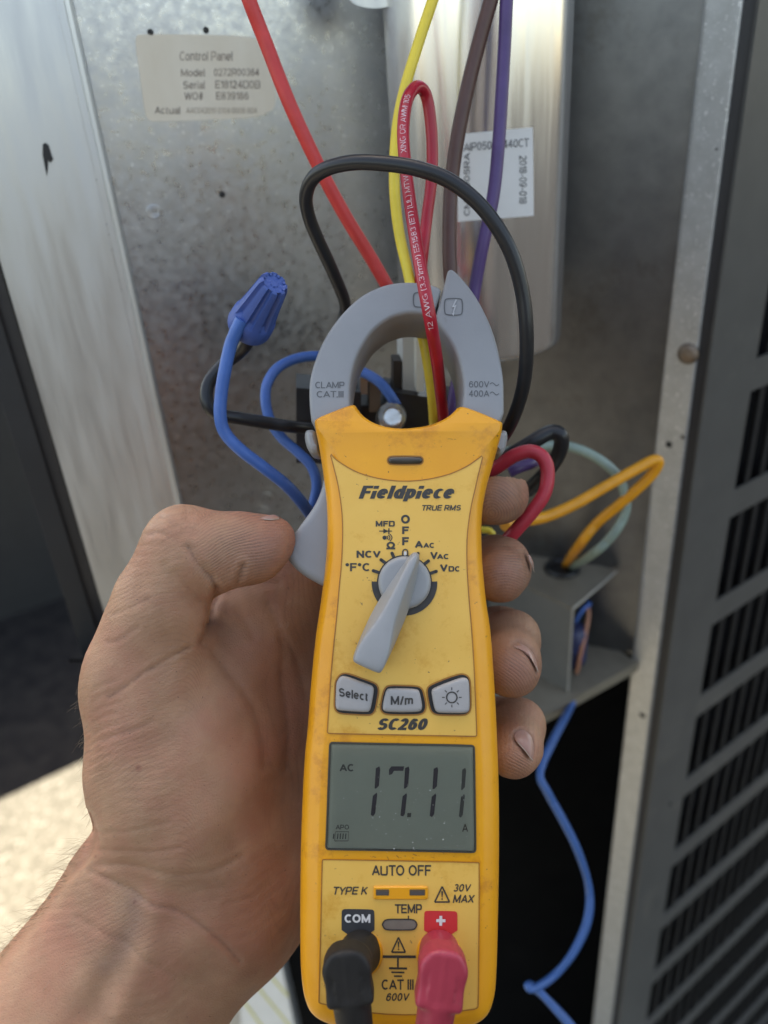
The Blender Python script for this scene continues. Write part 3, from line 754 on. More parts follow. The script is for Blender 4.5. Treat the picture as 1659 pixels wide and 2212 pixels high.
mk('lettering', *g.get(), mat('white_wire_print', (.62, .5, .5), .6, col2=(.5, .2, .22), nscale=700, namt=.25), wl)

# ================================================================== twist-on wire connector
na, nb = P(536, 708, .283), P(593, 612, .262)
nax = nrm(nb - na); nl = np.linalg.norm(nb - na)
nu = nrm(np.cross(nax, CAM - na)); nw = np.cross(nax, nu)
prof = [(0, .0066), (.02, .0080), (.06, .0083), (.16, .0082), (.27, .0080), (.30, .0077), (.36, .0073), (.6, .0064), (.85, .0056), (.955, .0052), (1.0, .0047)]
NS = 96; VV = []
for (s, r) in prof:
    for k in range(NS):
        a = 2*math.pi*k/NS
        rib = 0.0
        if s > .29:
            c_ = (a*8/(2*math.pi)) % 1.0; d_ = min(c_, 1-c_)
            rib = (.0010 if d_ > .17 else .0010*(d_/.17)**2*.4 - .0002) * min((s-.29)/.08, 1)*(1 - .25*s) - .0003
            rib = -(.0011 - rib) if d_ <= .17 else 0
            rib *= min((s-.29)/.06, 1)
        rr = r + rib
        VV.append(na + nax*nl*s + rr*(math.cos(a)*nu + math.sin(a)*nw))
m_ = len(prof)
FF = [(i*NS+k, i*NS+(k+1) % NS, (i+1)*NS+(k+1) % NS, (i+1)*NS+k) for i in range(m_-1) for k in range(NS)]
# end face with a shallow star
e_ = (m_-1)*NS
for ring, (hh, sc2) in enumerate(((1.012, .86), (.985, .74), (.985, .36), (1.0, .28), (1.0, .001))):
    base = len(VV)
    for k in range(NS):
        a = 2*math.pi*k/NS; wob = 1 + (.12*math.cos(8*a) if ring in (1, 2) else 0)
        VV.append(na + nax*nl*hh + .0047*sc2*wob*(math.cos(a)*nu + math.sin(a)*nw))
    prev = e_ if ring == 0 else base - NS
    FF += [(prev+k, prev+(k+1) % NS, base+(k+1) % NS, base+k) for k in range(NS)]
FF.append(tuple(range(NS-1, -1, -1)))
mk('wire_connector', VV, FF, mat('blue_nut_plastic', (.032, .085, .30), .5, col2=(.026, .07, .25), nscale=180, speck=(.16, .22, .5), sscale=900, sthr=.7, bump=.15, bscale=700), None, smooth=38,
   label='ribbed blue twist-on wire connector capping a blue and a black wire', cat='wire connector')
# ================================================================== clamp meter
MO = P(865, 2212, .2445); MT = P(865, 580, .2665)
m_x = R[:, 0] * 0 + np.array([1, 0, 0]) @ R.T        # camera right in world axes
m_y = nrm(MT - MO - (MT - MO).dot(m_x)*m_x); m_n = np.cross(m_x, m_y)
def Fm(px, py, h=0.0): return hit((MO, m_n), px, py, h)
def F2(px, py, h=0.0):
    q = Fm(px, py, h) - MO; return np.array([q.dot(m_x), q.dot(m_y)])
def W3(p2, h):
    p2 = np.asarray(p2, float).reshape(-1, 2); h = np.broadcast_to(np.asarray(h, float), (len(p2),))
    return MO + p2[:, :1]*m_x + p2[:, 1:2]*m_y + h[:, None]*m_n
meter = thing('clamp_meter', Fm(865, 2212, -.03), 'worn yellow handheld clamp meter with grey jaw, rotary switch and a display reading 17.11', 'clamp meter')

def pxpoly(pts, h=0.0, it=2):
    p = np.array([F2(x, y, h) for x, y in pts])
    if it: p = chaikin(p, it)
    if area2(p) < 0: p = p[::-1]
    return p
def solid(p2, prof, top=True, bot=True):
    """stack of inset rings: prof = [(inset, h)...] from back to front; closed solid"""
    rings = [inset(p2, d) if (not np.isscalar(d) or abs(d) > 0) else p2 for d, _ in prof]
    n = len(p2); V = np.vstack([W3(r, h) for r, (_, h) in zip(rings, prof)])
    F = [(i*n+k, i*n+(k+1) % n, (i+1)*n+(k+1) % n, (i+1)*n+k) for i in range(len(prof)-1) for k in range(n)]
    m = len(prof)-1
    if top: F += [tuple(m*n+i for i in f) for f in fill2d(rings[-1])]
    if bot: F += [tuple(i for i in f[::-1]) for f in fill2d(rings[0])]
    return V, F
def plate(p2, h, t=.0003):
    return solid(p2, [(0, h - t), (0, h)])
def ribbon(pts2, w, h, closed=False):
    p = np.asarray(pts2, float); N = len(p)
    T = np.roll(p, -1, 0) - np.roll(p, 1, 0)
    if not closed: T[0] = p[1]-p[0]; T[-1] = p[-1]-p[-2]
    T /= np.linalg.norm(T, axis=1)[:, None] + 1e-12; Nn = np.stack([-T[:, 1], T[:, 0]], 1)
    V = np.vstack([W3(p + Nn*w/2, h), W3(p - Nn*w/2, h)])
    F = [(i+N, (i+1) % N + N, (i+1) % N, i) for i in range(N if closed else N-1)]
    return V, F
def circle2(c, r, n=40, a0=0, a1=2*math.pi, end=False):
    a = np.linspace(a0, a1, n, endpoint=end); return np.stack([c[0]+r*np.cos(a), c[1]+r*np.sin(a)], 1)
def z4(x, y): return 630.4 + .32*x, 995.4 + .32*y
def z5(x, y): return 630.4 + .32*x, 1559.5 + .32*y
def Z4(l): return [z4(*p) for p in l]
def Z5(l): return [z5(*p) for p in l]

YEL = (.80, .345, .014)
m_yel = mat('yellow_housing', YEL, .36, col2=(.74, .30, .012), nscale=55, namt=.5, smear=(.54, .19, .010), mscale=42, mthr=.545, speck=(.20, .09, .02), sscale=620, sthr=.695, bump=.10, bscale=1300, rvar=.06, coat=.0)
m_decal = mat('yellow_face_label', (.76, .445, .092), .5, col2=(.71, .395, .07), nscale=60, namt=.5, smear=(.60, .285, .03), mscale=34, mthr=.535, speck=(.28, .16, .05), sscale=640, sthr=.69, bump=.08, bscale=1500)
m_seam = mat('grimy_seam', (.42, .17, .015), .6, col2=(.26, .10, .02), nscale=160)
m_jaw = mat('grey_jaw_plastic', (.25, .255, .26), .42, col2=(.225, .23, .235), nscale=70, namt=.5, smear=(.19, .185, .18), mscale=120, mthr=.64, speck=(.14, .14, .14), sscale=420, sthr=.74, bump=.10, bscale=1100)
m_knob = mat('pale_grey_plastic', (.28, .285, .285), .34, col2=(.25, .255, .25), nscale=90, namt=.5, smear=(.25, .24, .22), mscale=90, mthr=.62, speck=(.25, .24, .22), sscale=600, sthr=.72, bump=.10, bscale=900)
m_key = mat('grey_rubber_key', (.35, .335, .32), .5, col2=(.31, .295, .28), nscale=120, smear=(.29, .27, .25), mscale=110, mthr=.64, bump=.15, bscale=1200)
m_print = mat('black_print', (.022, .022, .024), .5, col2=(.05, .042, .03), nscale=300, namt=.4)
m_black = mat('black_recess', (.012, .011, .010), .5)
m_pblack = mat('black_label_print', (.028, .03, .033), .45, col2=(.045, .045, .045), nscale=200)
m_pred = mat('red_label_print', (.62, .03, .03), .45, col2=(.55, .03, .03), nscale=150)
m_pwhite = mat('white_print', (.68, .66, .62), .55, col2=(.55, .53, .48), nscale=300)

# ---- housing
out_px = [(765, 866), (774, 880), (788, 897), (816, 913), (861, 922), (917, 917), (955, 904), (978, 888), (994, 870),
          (1030, 882), (1087, 906), (1090, 912), (1089, 925), (1085, 948), (1069, 1003), (1057, 1043), (1048, 1090), (1045, 1130), (1046, 1200), (1055, 1299), (1066, 1363), (1074, 1475), (1080, 1593),
          (1084.5, 1719), (1085, 1879), (1081, 2071), (1079, 2130), (1075, 2180), (1060, 2216), (1030, 2236), (980, 2246), (865, 2250), (750, 2244), (700, 2232), (668, 2212), (653, 2183), (646, 2135), (643.5, 2071), (644, 1879), (648, 1751), (654, 1640), (660, 1592),
          (667, 1491), (678, 1379), (688, 1315), (699, 1235), (705, 1155), (704, 1091), (699, 1043), (692, 990), (684, 950), (678, 920), (676, 908), (679, 900), (720, 883)]
oc = pxpoly(out_px, 0, 0); 
# resample with spline pieces, keep the three upper corners
def dens(p, n=4):
    q = spline(p, n, closed=True); return q
body2 = chaikin(oc, 2)
if area2(body2) < 0: body2 = body2[::-1]
yv = body2[:, 1]; ytop = F2(865, 990)[1]
bw = np.where(yv > ytop, np.clip(1 - (yv - ytop)/.012, .22, 1), 1.0)
ylow = F2(865, 2160)[1]; 
BH = 0.0
prof = [(.006*np.ones(len(bw)), -.034), (.003*np.ones(len(bw)), -.033), (.0006*np.ones(len(bw)), -.030), (0*bw, -.024), (-.0003*bw, -.010), (0*bw, -.0068), (.0007*bw, -.0042), (.0018*bw, -.0022), (.0030*bw, -.0012), (.0052*bw, -.0004), (.0060*bw, -.0001), (.0066*bw, 0.0)]
V, F = solid(body2, prof)
mk('housing', V, F, m_yel, meter, smooth=40)
# ---- grime rubbed into the front: small irregular marks
bin_ = inset(body2, .0075); bx2, by2 = np.roll(bin_[:, 0], -1), np.roll(bin_[:, 1], -1)
def inbody(p):
    x0, y0 = bin_[:, 0], bin_[:, 1]; c_ = (y0 > p[1]) != (by2 > p[1])
    return (np.sum(c_ & (p[0] < (bx2 - x0)*(p[1] - y0)/(by2 - y0 + 1e-15) + x0)) % 2) == 1
g = G(); m_gr = mat('ground_in_grime', (.30, .125, .02), .7, col2=(.50, .22, .02), nscale=300, namt=.3)
for (cx_, cy_, sx_, sy_, n_) in ((905, 950, 90, 16, 34), (800, 935, 60, 14, 18), (1060, 1060, 8, 70, 16), (690, 1500, 12, 120, 16), (1060, 1850, 14, 180, 18), (665, 1900, 10, 160, 16), (870, 1850, 120, 6, 14)):
    for _ in range(n_):
        x, y = cx_ + sx_*rng.normal(0, .6), cy_ + sy_*rng.normal(0, .6); L_ = 1 + 5*rng.random()**2; an = rng.normal(.1, .5)
        q = [F2(x - L_*math.cos(an), y - L_*math.sin(an)), F2(x, y + rng.normal(0, .5)), F2(x + L_*math.cos(an), y + L_*math.sin(an))]
        if not inbody(F2(x, y)): continue
        g.add(*ribbon(q, .00008 + .00022*rng.random(), .0001))
mk('grime', *g.get(), m_gr, meter, kind='stuff')
# ---- jaw halves
JH = -.0035; JT = -.0315
jl = [(674, 925), (668, 880), (667, 833), (671, 806), (679, 780), (690, 750), (705, 722), (722, 696), (744, 670), (762, 652), (782, 636), (806, 623), (830, 614), (854, 609), (878, 607), (912, 609), (935, 614), (956, 622.5),
      (947, 650), (936, 682), (907, 677.5), (883, 676), (849, 684), (831, 694), (816, 705), (800, 721), (787, 741), (776, 760), (768, 780), (762, 801), (758, 823), (756, 845), (756, 930)]
jr = [(959, 617), (964, 597), (967.5, 583), (972, 579.5), (980, 581), (998, 598), (1017, 621), (1033, 645), (1046, 669), (1059, 697), (1070, 727), (1078, 757), (1084.6, 790), (1088, 812), (1089.5, 833), (1090, 925),
      (992, 930), (1000, 866), (1001, 845), (1000, 822), (996, 800), (991, 780), (983, 759), (974, 741), (961, 721), (948, 703), (940, 684), (949, 655)]
def jaw(name, pts):
    p = chaikin(np.array([F2(x, y, JH) for x, y in pts]), 2)
    if area2(p) < 0: p = p[::-1]
    V, F = solid(p, [(.0012, JT), (.0004, JT+.0004), (0, JT+.0014), (0, JH-.0016), (.0003, JH-.0006), (.0009, JH-.0001), (.0014, JH)])
    return mk(name, V, F, m_jaw, meter, smooth=35)
ja = jaw('fixed_jaw', jl); jb = jaw('moving_jaw', jr)
m_emb = mat('embossed_grey', (.085, .088, .09), .5); m_embl = mat('embossed_light', (.40, .405, .41), .5)
g = G()
for s, b_ in (('CLAMP', (681, 824.5, 744, 838.5)), ('CAT.III', (684, 844.5, 742, 858.5))):
    g.add(*put_text(s, b_, lambda x, y: Fm(x, y, JH + .00012)))
mk('lettering', *g.get(), m_emb, ja)
g = G()
for s, b_ in (('600V', (1013, 823, 1057, 837)), ('400A', (1013, 843, 1057, 857))): g.add(*put_text(s, b_, lambda x, y: Fm(x, y, JH + .00012)))
for yy in (830, 850):
    wv = [F2(1058.5 + t*19, yy + 3.2*math.sin(-t*2*math.pi), JH) for t in np.linspace(0, 1, 16)]
    g.add(*ribbon(wv, .00028, JH + .00012))
mk('lettering', *g.get(), m_emb, jb)
# raised warning badges on the jaw tips
def badge(x0, y0, x1, y1, par, bolt):
    p = pxpoly([(x0+5, y0), (x1-5, y0), (x1, y0+5), (x1, y1-5), (x1-5, y1), (x0+5, y1), (x0, y1-5), (x0, y0+5)], JH, 2)
    b_ = mk('warning_badge', *ribbon(p, .0004, JH + .0002, True), m_emb, par)
    if bolt:
        bp = pxpoly([(984, 647), (976, 665), (981, 664), (978, 678), (974.5, 676), (979.5, 683), (982, 675), (980.5, 676), (986, 659), (980.5, 661), (987, 648)], JH, 0)
        mk('lightning_mark', *plate(bp, JH + .0003, .0002), m_embl, b_)
badge(960, 645, 999, 681, jb, True); badge(893, 632, 933, 664, ja, False)
# ---- hand guards at the shoulders
for pts in ([(657, 930), (661, 925), (672, 924), (684, 930), (690, 955), (690, 978), (681, 979), (670, 976), (661, 965), (656, 945)], [(1099, 930), (1095, 926), (1086, 926), (1076, 932), (1070, 955), (1070, 976), (1080, 981), (1089, 978), (1096, 962), (1100, 945)]):
    p = pxpoly(pts, -.008, 2)
    mk('finger_guard', *solid(p, [(.001, -.024), (0, -.022), (0, -.0115), (.0006, -.0095), (.0016, -.0082), (.003, -.008)]), m_knob, meter, smooth=60)
# ---- jaw lever at the left side
lv_px = [(712, 1020), (699, 1028), (694, 1054), (685, 1078), (672, 1101), (651, 1129), (633, 1154), (617, 1176), (611, 1190), (614, 1200), (632, 1224), (648, 1238), (664, 1249), (696, 1267), (725, 1275), (725, 1020)]
p = pxpoly(lv_px, -.010, 2)
mk('jaw_lever', *solid(p, [(.0014, -.025), (.0003, -.024), (0, -.0225), (0, -.0125), (.0006, -.0108), (.0018, -.0100), (.003, -.0099)]), m_jaw, meter, smooth=45)
# ---- indicator window
lw = pxpoly([(846, 985), (905, 985), (912, 988), (914.5, 994.5), (912, 1001), (905, 1004), (846, 1004), (839, 1001), (836.5, 994.5), (839, 988)], 0, 2)
mk('indicator_rim', *ribbon(lw, .0005, .00008, True), m_seam, meter)
mk('indicator_window', *solid(lw, [(.0002, -.0005), (.0002, .0003), (.0005, .0008), (.0012, .0011)]), mat('smoked_plastic', (.022, .02, .016), .22, col2=(.06, .052, .04), nscale=70, namt=.35), meter, smooth=50)

# ---- face label with its seam
fl = [(712.6, 978), (722, 990), (734, 999), (756, 1013), (782, 1025), (826, 1036), (873, 1040.6), (920, 1037), (964.6, 1027), (990, 1017), (1012.6, 1005.6), (1030, 993), (1043.5, 983),
      (1038, 1005), (1031, 1034), (1025.6, 1059), (1018, 1090), (1012.8, 1123), (1009, 1155), (1008, 1187), (1008.5, 1225), (1011, 1267), (1014, 1308), (1017.6, 1347), (1021, 1395), (1024, 1443), (1027, 1515), (1029.5, 1583), (1029, 1590),
      (1021, 1590), (865, 1587), (715, 1584), (707.5, 1583), (707.5, 1576), (711, 1520), (715, 1459), (720, 1403), (726, 1347), (730, 1305), (733, 1267), (738, 1218), (740, 1171), (740.5, 1140), (739, 1107), (735, 1075), (729.6, 1043), (720, 1005)]
p_fl = pxpoly(fl, 0, 1)
fl_o = mk('face_label', *plate(p_fl, .0003, .0003), m_decal, meter)
mk('label_seam', *ribbon(p_fl, .00036, .00045, True), m_seam, meter)
lp = [(697, 1857), (699, 1855.5), (865, 1858.5), (1033, 1862), (1035, 1864), (1034.5, 2010), (1033, 2170), (1031, 2176), (1022, 2179), (940, 2189), (854, 2191), (770, 2183), (700, 2167.5), (689.5, 2165), (689, 2160), (693, 2010), (696, 1862)]
p_lp = pxpoly(lp, 0, 1)
lp_o = mk('lower_label', *plate(p_lp, .0003, .0003), m_decal, meter)
mk('label_seam', *ribbon(p_lp, .00036, .00045, True), m_seam, meter)

PHT = .00042
mp = lambda x, y: Fm(x, y, PHT)
def words(items, m, par, h=PHT):
    g = G()
    for it in items:
        s, b_ = it[0], it[1]; kw = it[2] if len(it) > 2 else {}
        g.add(*put_text(s, b_, lambda x, y: Fm(x, y, h), **kw))
    return mk('lettering', *g.get(), m, par)
def zb(x0, y0, x1, y1, f=z4): a, b = f(x0, y0), f(x1, y1); return (a[0], a[1], b[0], b[1])
# brand lettering: heavy slanted capitals
words([('Fieldpiece', (774.5, 1049, 981.5, 1083), dict(shear=.22, t=.205, cond=.6))], m_print, fl_o)
words([('TRUE RMS', zb(880, 298, 1142, 336), dict(shear=.2, t=.19))], m_print, fl_o)
words([('SC260', zb(578, 1738, 918, 1818), dict(shear=.22, t=.205, cond=.6))], m_print, fl_o)
B = dict(t=.235)
words([('MFD', zb(566, 405, 695, 444), B), ('O', zb(737, 364, 797, 424), B), ('F', zb(745, 443, 790, 494), B), ('F', zb(745, 515, 790, 570), B), ('Ω', zb(638, 546, 698, 598), B),
       ('NCV', zb(437, 606, 600, 655), B), ('°F°C', zb(362, 690, 524, 745), dict(t=.2)), ('A', zb(830, 540, 886, 588), B), ('AC', zb(888, 553, 960, 588), B),
       ('V', zb(934, 614, 985, 664), B), ('AC', zb(980, 628, 1058, 664), B), ('V', zb(1000, 698, 1052, 748), B), ('DC', zb(1058, 711, 1132, 748), B)], m_print, fl_o)
# diode and continuity symbols
g = G()
tri = pxpoly(Z4([(618, 458), (652, 475), (618, 492)]), 0, 0); g.add(*plate(tri, PHT, .0001))
for (a, b, w) in (((590, 475), (676, 475), 7), ((655, 456), (655, 496), 9)):
    g.add(*ribbon([F2(*z4(*a)), F2(*z4(*b))], w*.32*.000148, PHT))
g.add(*plate(circle2(F2(*z4(626, 519)), .0007, 20), PHT, .0001))
for k, rr in enumerate((26, 40, 54)):
    arc = [F2(*z4(622 + rr*math.cos(t), 519 + rr*.62*math.sin(t))) for t in np.linspace(-.75, .75, 10)]
    g.add(*ribbon(arc[::-1], .00032, PHT))
mk('symbols', *g.get(), m_print, fl_o)
# ---- rotary switch
dc = F2(*z4(760, 822)); S4 = .32*.000151
dial = mk('dial_scale', *solid(circle2(dc, 190*S4, 48), [(0, .0002), (0, .0006)]), m_print, meter)
g = G()
arc = [(dc[0] + 226*S4*math.cos(t), dc[1] + 226*S4*math.sin(t)) for t in np.linspace(math.radians(178), math.radians(362), 40)]
arc2 = [(dc[0] + 184*S4*math.cos(t), dc[1] + 184*S4*math.sin(t)) for t in np.linspace(math.radians(362), math.radians(178), 40)]
pa_ = np.array(arc + arc2); g.add(*plate(pa_, .00058, .0002))
for (x0, y0, x1, y1) in ((550, 742, 592, 756), (602, 668, 636, 694), (676, 624, 692, 660), (852, 626, 838, 660), (922, 676, 890, 700), (974, 746, 930, 762)):
    a, b = F2(*z4(x0, y0)), F2(*z4(x1, y1)); g.add(*ribbon([a, b], 22*S4, .0006)); g.add(*plate(circle2(a, 11*S4, 14), .0006, .0002))
op = [F2(*z4(*q)) for q in ((748, 650), (748, 615), (753, 603), (765, 598), (777, 603), (782, 615), (782, 650))]
g.add(*ribbon(op[::-1], 9*S4, .00062))
mk('tick_marks', *g.get(), m_print, dial)
mk('off_mark', *ribbon([F2(*z4(765, 655)), F2(*z4(765, 612))], 18*S4, .0006), m_pwhite, dial)
knob_base = mk('rotary_switch', *solid(circle2(dc, 180*S4, 64), [(0, .0004), (0, .0022), (.0004, .0029), (.0012, .0033), (.002, .0034)]), m_knob, meter, smooth=40)
# pointer handle: loft along its axis
def hz(x, y, h): return F2(*z4(x, y), h)
tip = hz(836, 640, .007); end = hz(505, 1398, .0105)
ax2 = end - tip; Lh = np.linalg.norm(ax2); ax2 /= Lh; sd2 = np.array([ax2[1], -ax2[0]])
if sd2[0] < 0: sd2 = -sd2                                   # towards the right of the picture
U = S4
#        s      left_out right_out left_top right_top  h_edge   h_top
st = [(-.030, -18, 18, -8, 8, .0052, .0060), (.0, -33, 33, -20, 18, .0050, .0074), (.06, -46, 50, -28, 24, .0044, .0084), (.16, -62, 72, -32, 26, .0040, .0090), (.28, -84, 94, -36, 30, .0038, .0094),
      (.40, -100, 106, -42, 36, .0037, .0097), (.52, -112, 112, -50, 44, .0036, .0100), (.62, -118, 114, -62, 56, .0036, .0103), (.72, -120, 116, -80, 76, .0037, .0106), (.82, -120, 116, -98, 94, .0038, .0109), (.92, -118, 114, -104, 100, .0039, .0111), (.985, -112, 108, -98, 94, .0042, .0110), (1.01, -104, 100, -88, 84, .0052, .0102)]
VV = []; 
for (s, lo_, ro_, lt, rt_, he, ht) in st:
    c_ = tip + ax2*Lh*s
    sec = [(lo_*.97, .0026), (lo_, he*.75), (lo_*.93, he), ((lo_*.5+lt*.5), he + (ht-he)*.42), (lt - 6, ht - .0010), (lt + 6, ht - .0001), ((lt+rt_)/2, ht + .0001), (rt_ - 6, ht - .0001), (rt_ + 6, ht - .0010), ((ro_*.5+rt_*.5), he + (ht-he)*.42), (ro_*.93, he), (ro_, he*.75), (ro_*.97, .0026)]
    if s > .6: 
        w_ = min((s-.6)/.2, 1)
        sec = [(a_, b_ if i not in (3, 9) else b_ + w_*(ht-b_)*.55) for i, (a_, b_) in enumerate(sec)]
    for (o_, h_) in sec: VV.append(W3(c_ + sd2*o_*U, h_)[0])
n_ = 13; m_ = len(st)
FF = [(i*n_+k, (i+1)*n_+k, (i+1)*n_+k+1, i*n_+k+1) for i in range(m_-1) for k in range(n_-1)]
FF += [tuple(range(n_)), tuple(range(m_*n_-1, (m_-1)*n_-1, -1)), ] + [((i+1)*n_, i*n_, i*n_+n_-1, (i+1)*n_+n_-1) for i in range(m_-1)]
hd = mk('pointer_handle', VV, FF, m_knob, knob_base, smooth=180)
bmh = bmesh.new(); bmh.from_mesh(hd.data); bmesh.ops.recalc_face_normals(bmh, faces=bmh.faces); bmh.to_mesh(hd.data); bmh.free()
ss = hd.modifiers.new('smooth', 'SUBSURF'); ss.levels = 2; ss.render_levels = 2

# ---- keys
def key(pts, rec_off):
    pk = pxpoly(Z4(pts), .0015, 2)
    rc = inset(pk, -.0008) + np.array([.00035, -.0001])*rec_off
    rim = mk('key_recess', *solid(rc, [(0, .0003), (0, .00045)]), m_black, meter)
    mk('key_recess_rim', *ribbon(inset(rc, -.0002), .0005, .00055, True), m_seam, rim)
    return mk('key', *solid(pk, [(0, .0003), (0, .0014), (.0002, .0019), (.0006, .0022), (.0013, .0023)]), m_key, meter, smooth=40)
k1 = key([(300, 1500), (312, 1475), (328, 1457), (350, 1453), (395, 1465), (460, 1490), (525, 1512), (548, 1526), (555, 1550), (545, 1610), (534, 1670), (522, 1692), (500, 1697), (400, 1692), (325, 1686), (302, 1678), (294, 1655), (296, 1580)], 1.6)
k2 = key([(640, 1545), (660, 1537), (750, 1538), (835, 1541), (858, 1552), (866, 1575), (880, 1640), (880, 1675), (862, 1696), (750, 1698), (640, 1695), (616, 1684), (612, 1660), (625, 1590)], .8)
k3 = key([(942, 1560), (950, 1540), (1000, 1518), (1070, 1490), (1135, 1468), (1165, 1464), (1188, 1474), (1197, 1500), (1200, 1580), (1201, 1670), (1194, 1692), (1172, 1704), (1080, 1704), (1000, 1702), (975, 1694), (962, 1670), (950, 1615)], -1.4)
KH = .00245
def skq(dx, dy, x0):
    return lambda X, Y: (X, Y + (X - x0)*dy)
V, F = put_text('Select', zb(318, 1548, 512, 1606), lambda x, y: Fm(x, y, KH), t=.19, quad=skq(0, .17, z4(415, 0)[0])); mk('lettering', V, F, m_print, k1)
V, F = put_text('M/m', zb(668, 1588, 818, 1648), lambda x, y: Fm(x, y, KH), t=.19); mk('lettering', V, F, m_print, k2)
g = G(); sc2 = F2(*z4(1080, 1597), KH)
g.add(*ribbon(circle2(sc2, 35*S4, 32), 9*S4, KH, True))
for k in range(8):
    a = k*math.pi/4; d_ = np.array([math.cos(a), math.sin(a)]); g.add(*ribbon([sc2 + d_*48*S4, sc2 + d_*66*S4], 6*S4, KH))
mk('lamp_symbol', *g.get(), m_print, k3)

# ---- display
scr_px = Z5([(258, 165), (260, 148), (268, 139), (290, 139), (700, 148), (1205, 157), (1224, 162), (1229, 178), (1233, 500), (1238, 850), (1234, 868), (1222, 874), (1180, 873), (700, 862), (260, 855), (240, 852), (232, 840), (235, 800), (246, 500)])
p_sc = pxpoly(scr_px, 0, 1)
m_lcd = mat('lcd_glass', (.34, .345, .275), .5, col2=(.30, .305, .245), nscale=25, spec=.2)
dsp = mk('display', *solid(p_sc, [(0, .0001), (0, .0003)]), m_lcd, meter)
mk('display_edge', *ribbon(p_sc, .0007, .0006, True), mat('display_gasket', (.05, .045, .03), .5), dsp)
m_seg = mat('lcd_segment', (.06, .052, .062), .6, spec=.1); m_segf = mat('lcd_segment_faint', (.085, .07, .06), .6, spec=.1); m_ann = mat('lcd_annunciator', (.085, .082, .077), .6, spec=.1)
SH = .00045
def seg(polys, m, nm='digit_segments'):
    g = G()
    for pl_ in polys: g.add(*plate(pxpoly(Z5(pl_), 0, 0), SH, .00005))
    return mk(nm, *g.get(), m, dsp)
def one(xu0, yu0, xl0, yl0, w=30):
    # upper and lower bars of a slanted 1
    up_ = [(xu0, yu0 + 12), (xu0 + w - 6, yu0), (xu0 + w, yu0 + 18), (xu0 + w - 9, yu0 + 130), (xu0 + w - 26, yu0 + 148), (xu0 - 8, yu0 + 150)]
    dn_ = [(xl0 + 14, yl0 + 22), (xl0 + w + 10, yl0), (xl0 + w + 14, yl0 + 14), (xl0 + w, yl0 + 140), (xl0 + w - 14, yl0 + 160), (xl0, yl0 + 150)]
    return [up_, dn_]
seg(one(567, 298, 533, 474), m_seg); seg(one(764, 298, 733, 478) + [[(656, 318), (672, 298), (758, 298), (752, 328), (690, 328), (676, 350), (656, 356)]], m_seg)
seg(one(957, 302, 930, 480), m_seg); seg(one(1150, 308, 1127, 484, 26), m_ann)
seg([[(780, 612), (806, 612), (804, 640), (778, 640)]], m_ann, 'decimal_point')
words([('AC', zb(322, 284, 416, 334, z5), dict(t=.2)), ('APO', zb(296, 694, 386, 726, z5), dict(bold=.01))], m_ann, dsp, SH)
words([('A', zb(1150, 688, 1190, 742, z5), dict(bold=.01))], m_segf, dsp, SH)
g = G()
bo = [F2(*z5(*q)) for q in ((296, 738), (384, 738), (380, 800), (290, 800))]
g.add(*ribbon(bo, .00022, SH, True))
g.add(*ribbon([F2(*z5(285, 752)), F2(*z5(281, 786))], .0004, SH))
for k in range(4): g.add(*ribbon([F2(*z5(312 + k*18, 750)), F2(*z5(308 + k*18, 788))], .00034, SH))
mk('battery_symbol', *g.get(), m_ann, dsp)
# clear pane over the display
mpn = bpy.data.materials.new('clear_pane'); mpn.use_nodes = True
nt = mpn.node_tree; nt.nodes.clear()
on = nt.nodes.new('ShaderNodeOutputMaterial'); mx = nt.nodes.new('ShaderNodeMixShader'); tr_ = nt.nodes.new('ShaderNodeBsdfTransparent'); gl = nt.nodes.new('ShaderNodeBsdfGlossy'); fr = nt.nodes.new('ShaderNodeFresnel')
gl.inputs['Roughness'].default_value = .06; fr.inputs['IOR'].default_value = 1.33; tr_.inputs['Color'].default_value = (.93, .94, .92, 1)
nt.links.new(fr.outputs[0], mx.inputs[0]); nt.links.new(tr_.outputs[0], mx.inputs[1]); nt.links.new(gl.outputs[0], mx.inputs[2]); nt.links.new(mx.outputs[0], on.inputs['Surface'])
V, F = solid(inset(p_sc, .0002), [(0, .0007), (0, .0011)]); mk('pane', V, F, mpn, dsp)
g = G()
for _ in range(55):
    u = rng.random(); v = rng.random()**.35
    x = 300 + 900*(.25 + .75*u if v > .5 else u); y = 170 + 690*v
    r = .00008 + .00014*rng.random()**3
    g.add(*plate(circle2(F2(*z5(x, y)) + rng.normal(0, .0004, 2), r, 6), .00118, .00006))
mk('specks', *g.get(), mat('pale_dust', (.55, .55, .5), .8), dsp, kind='stuff')

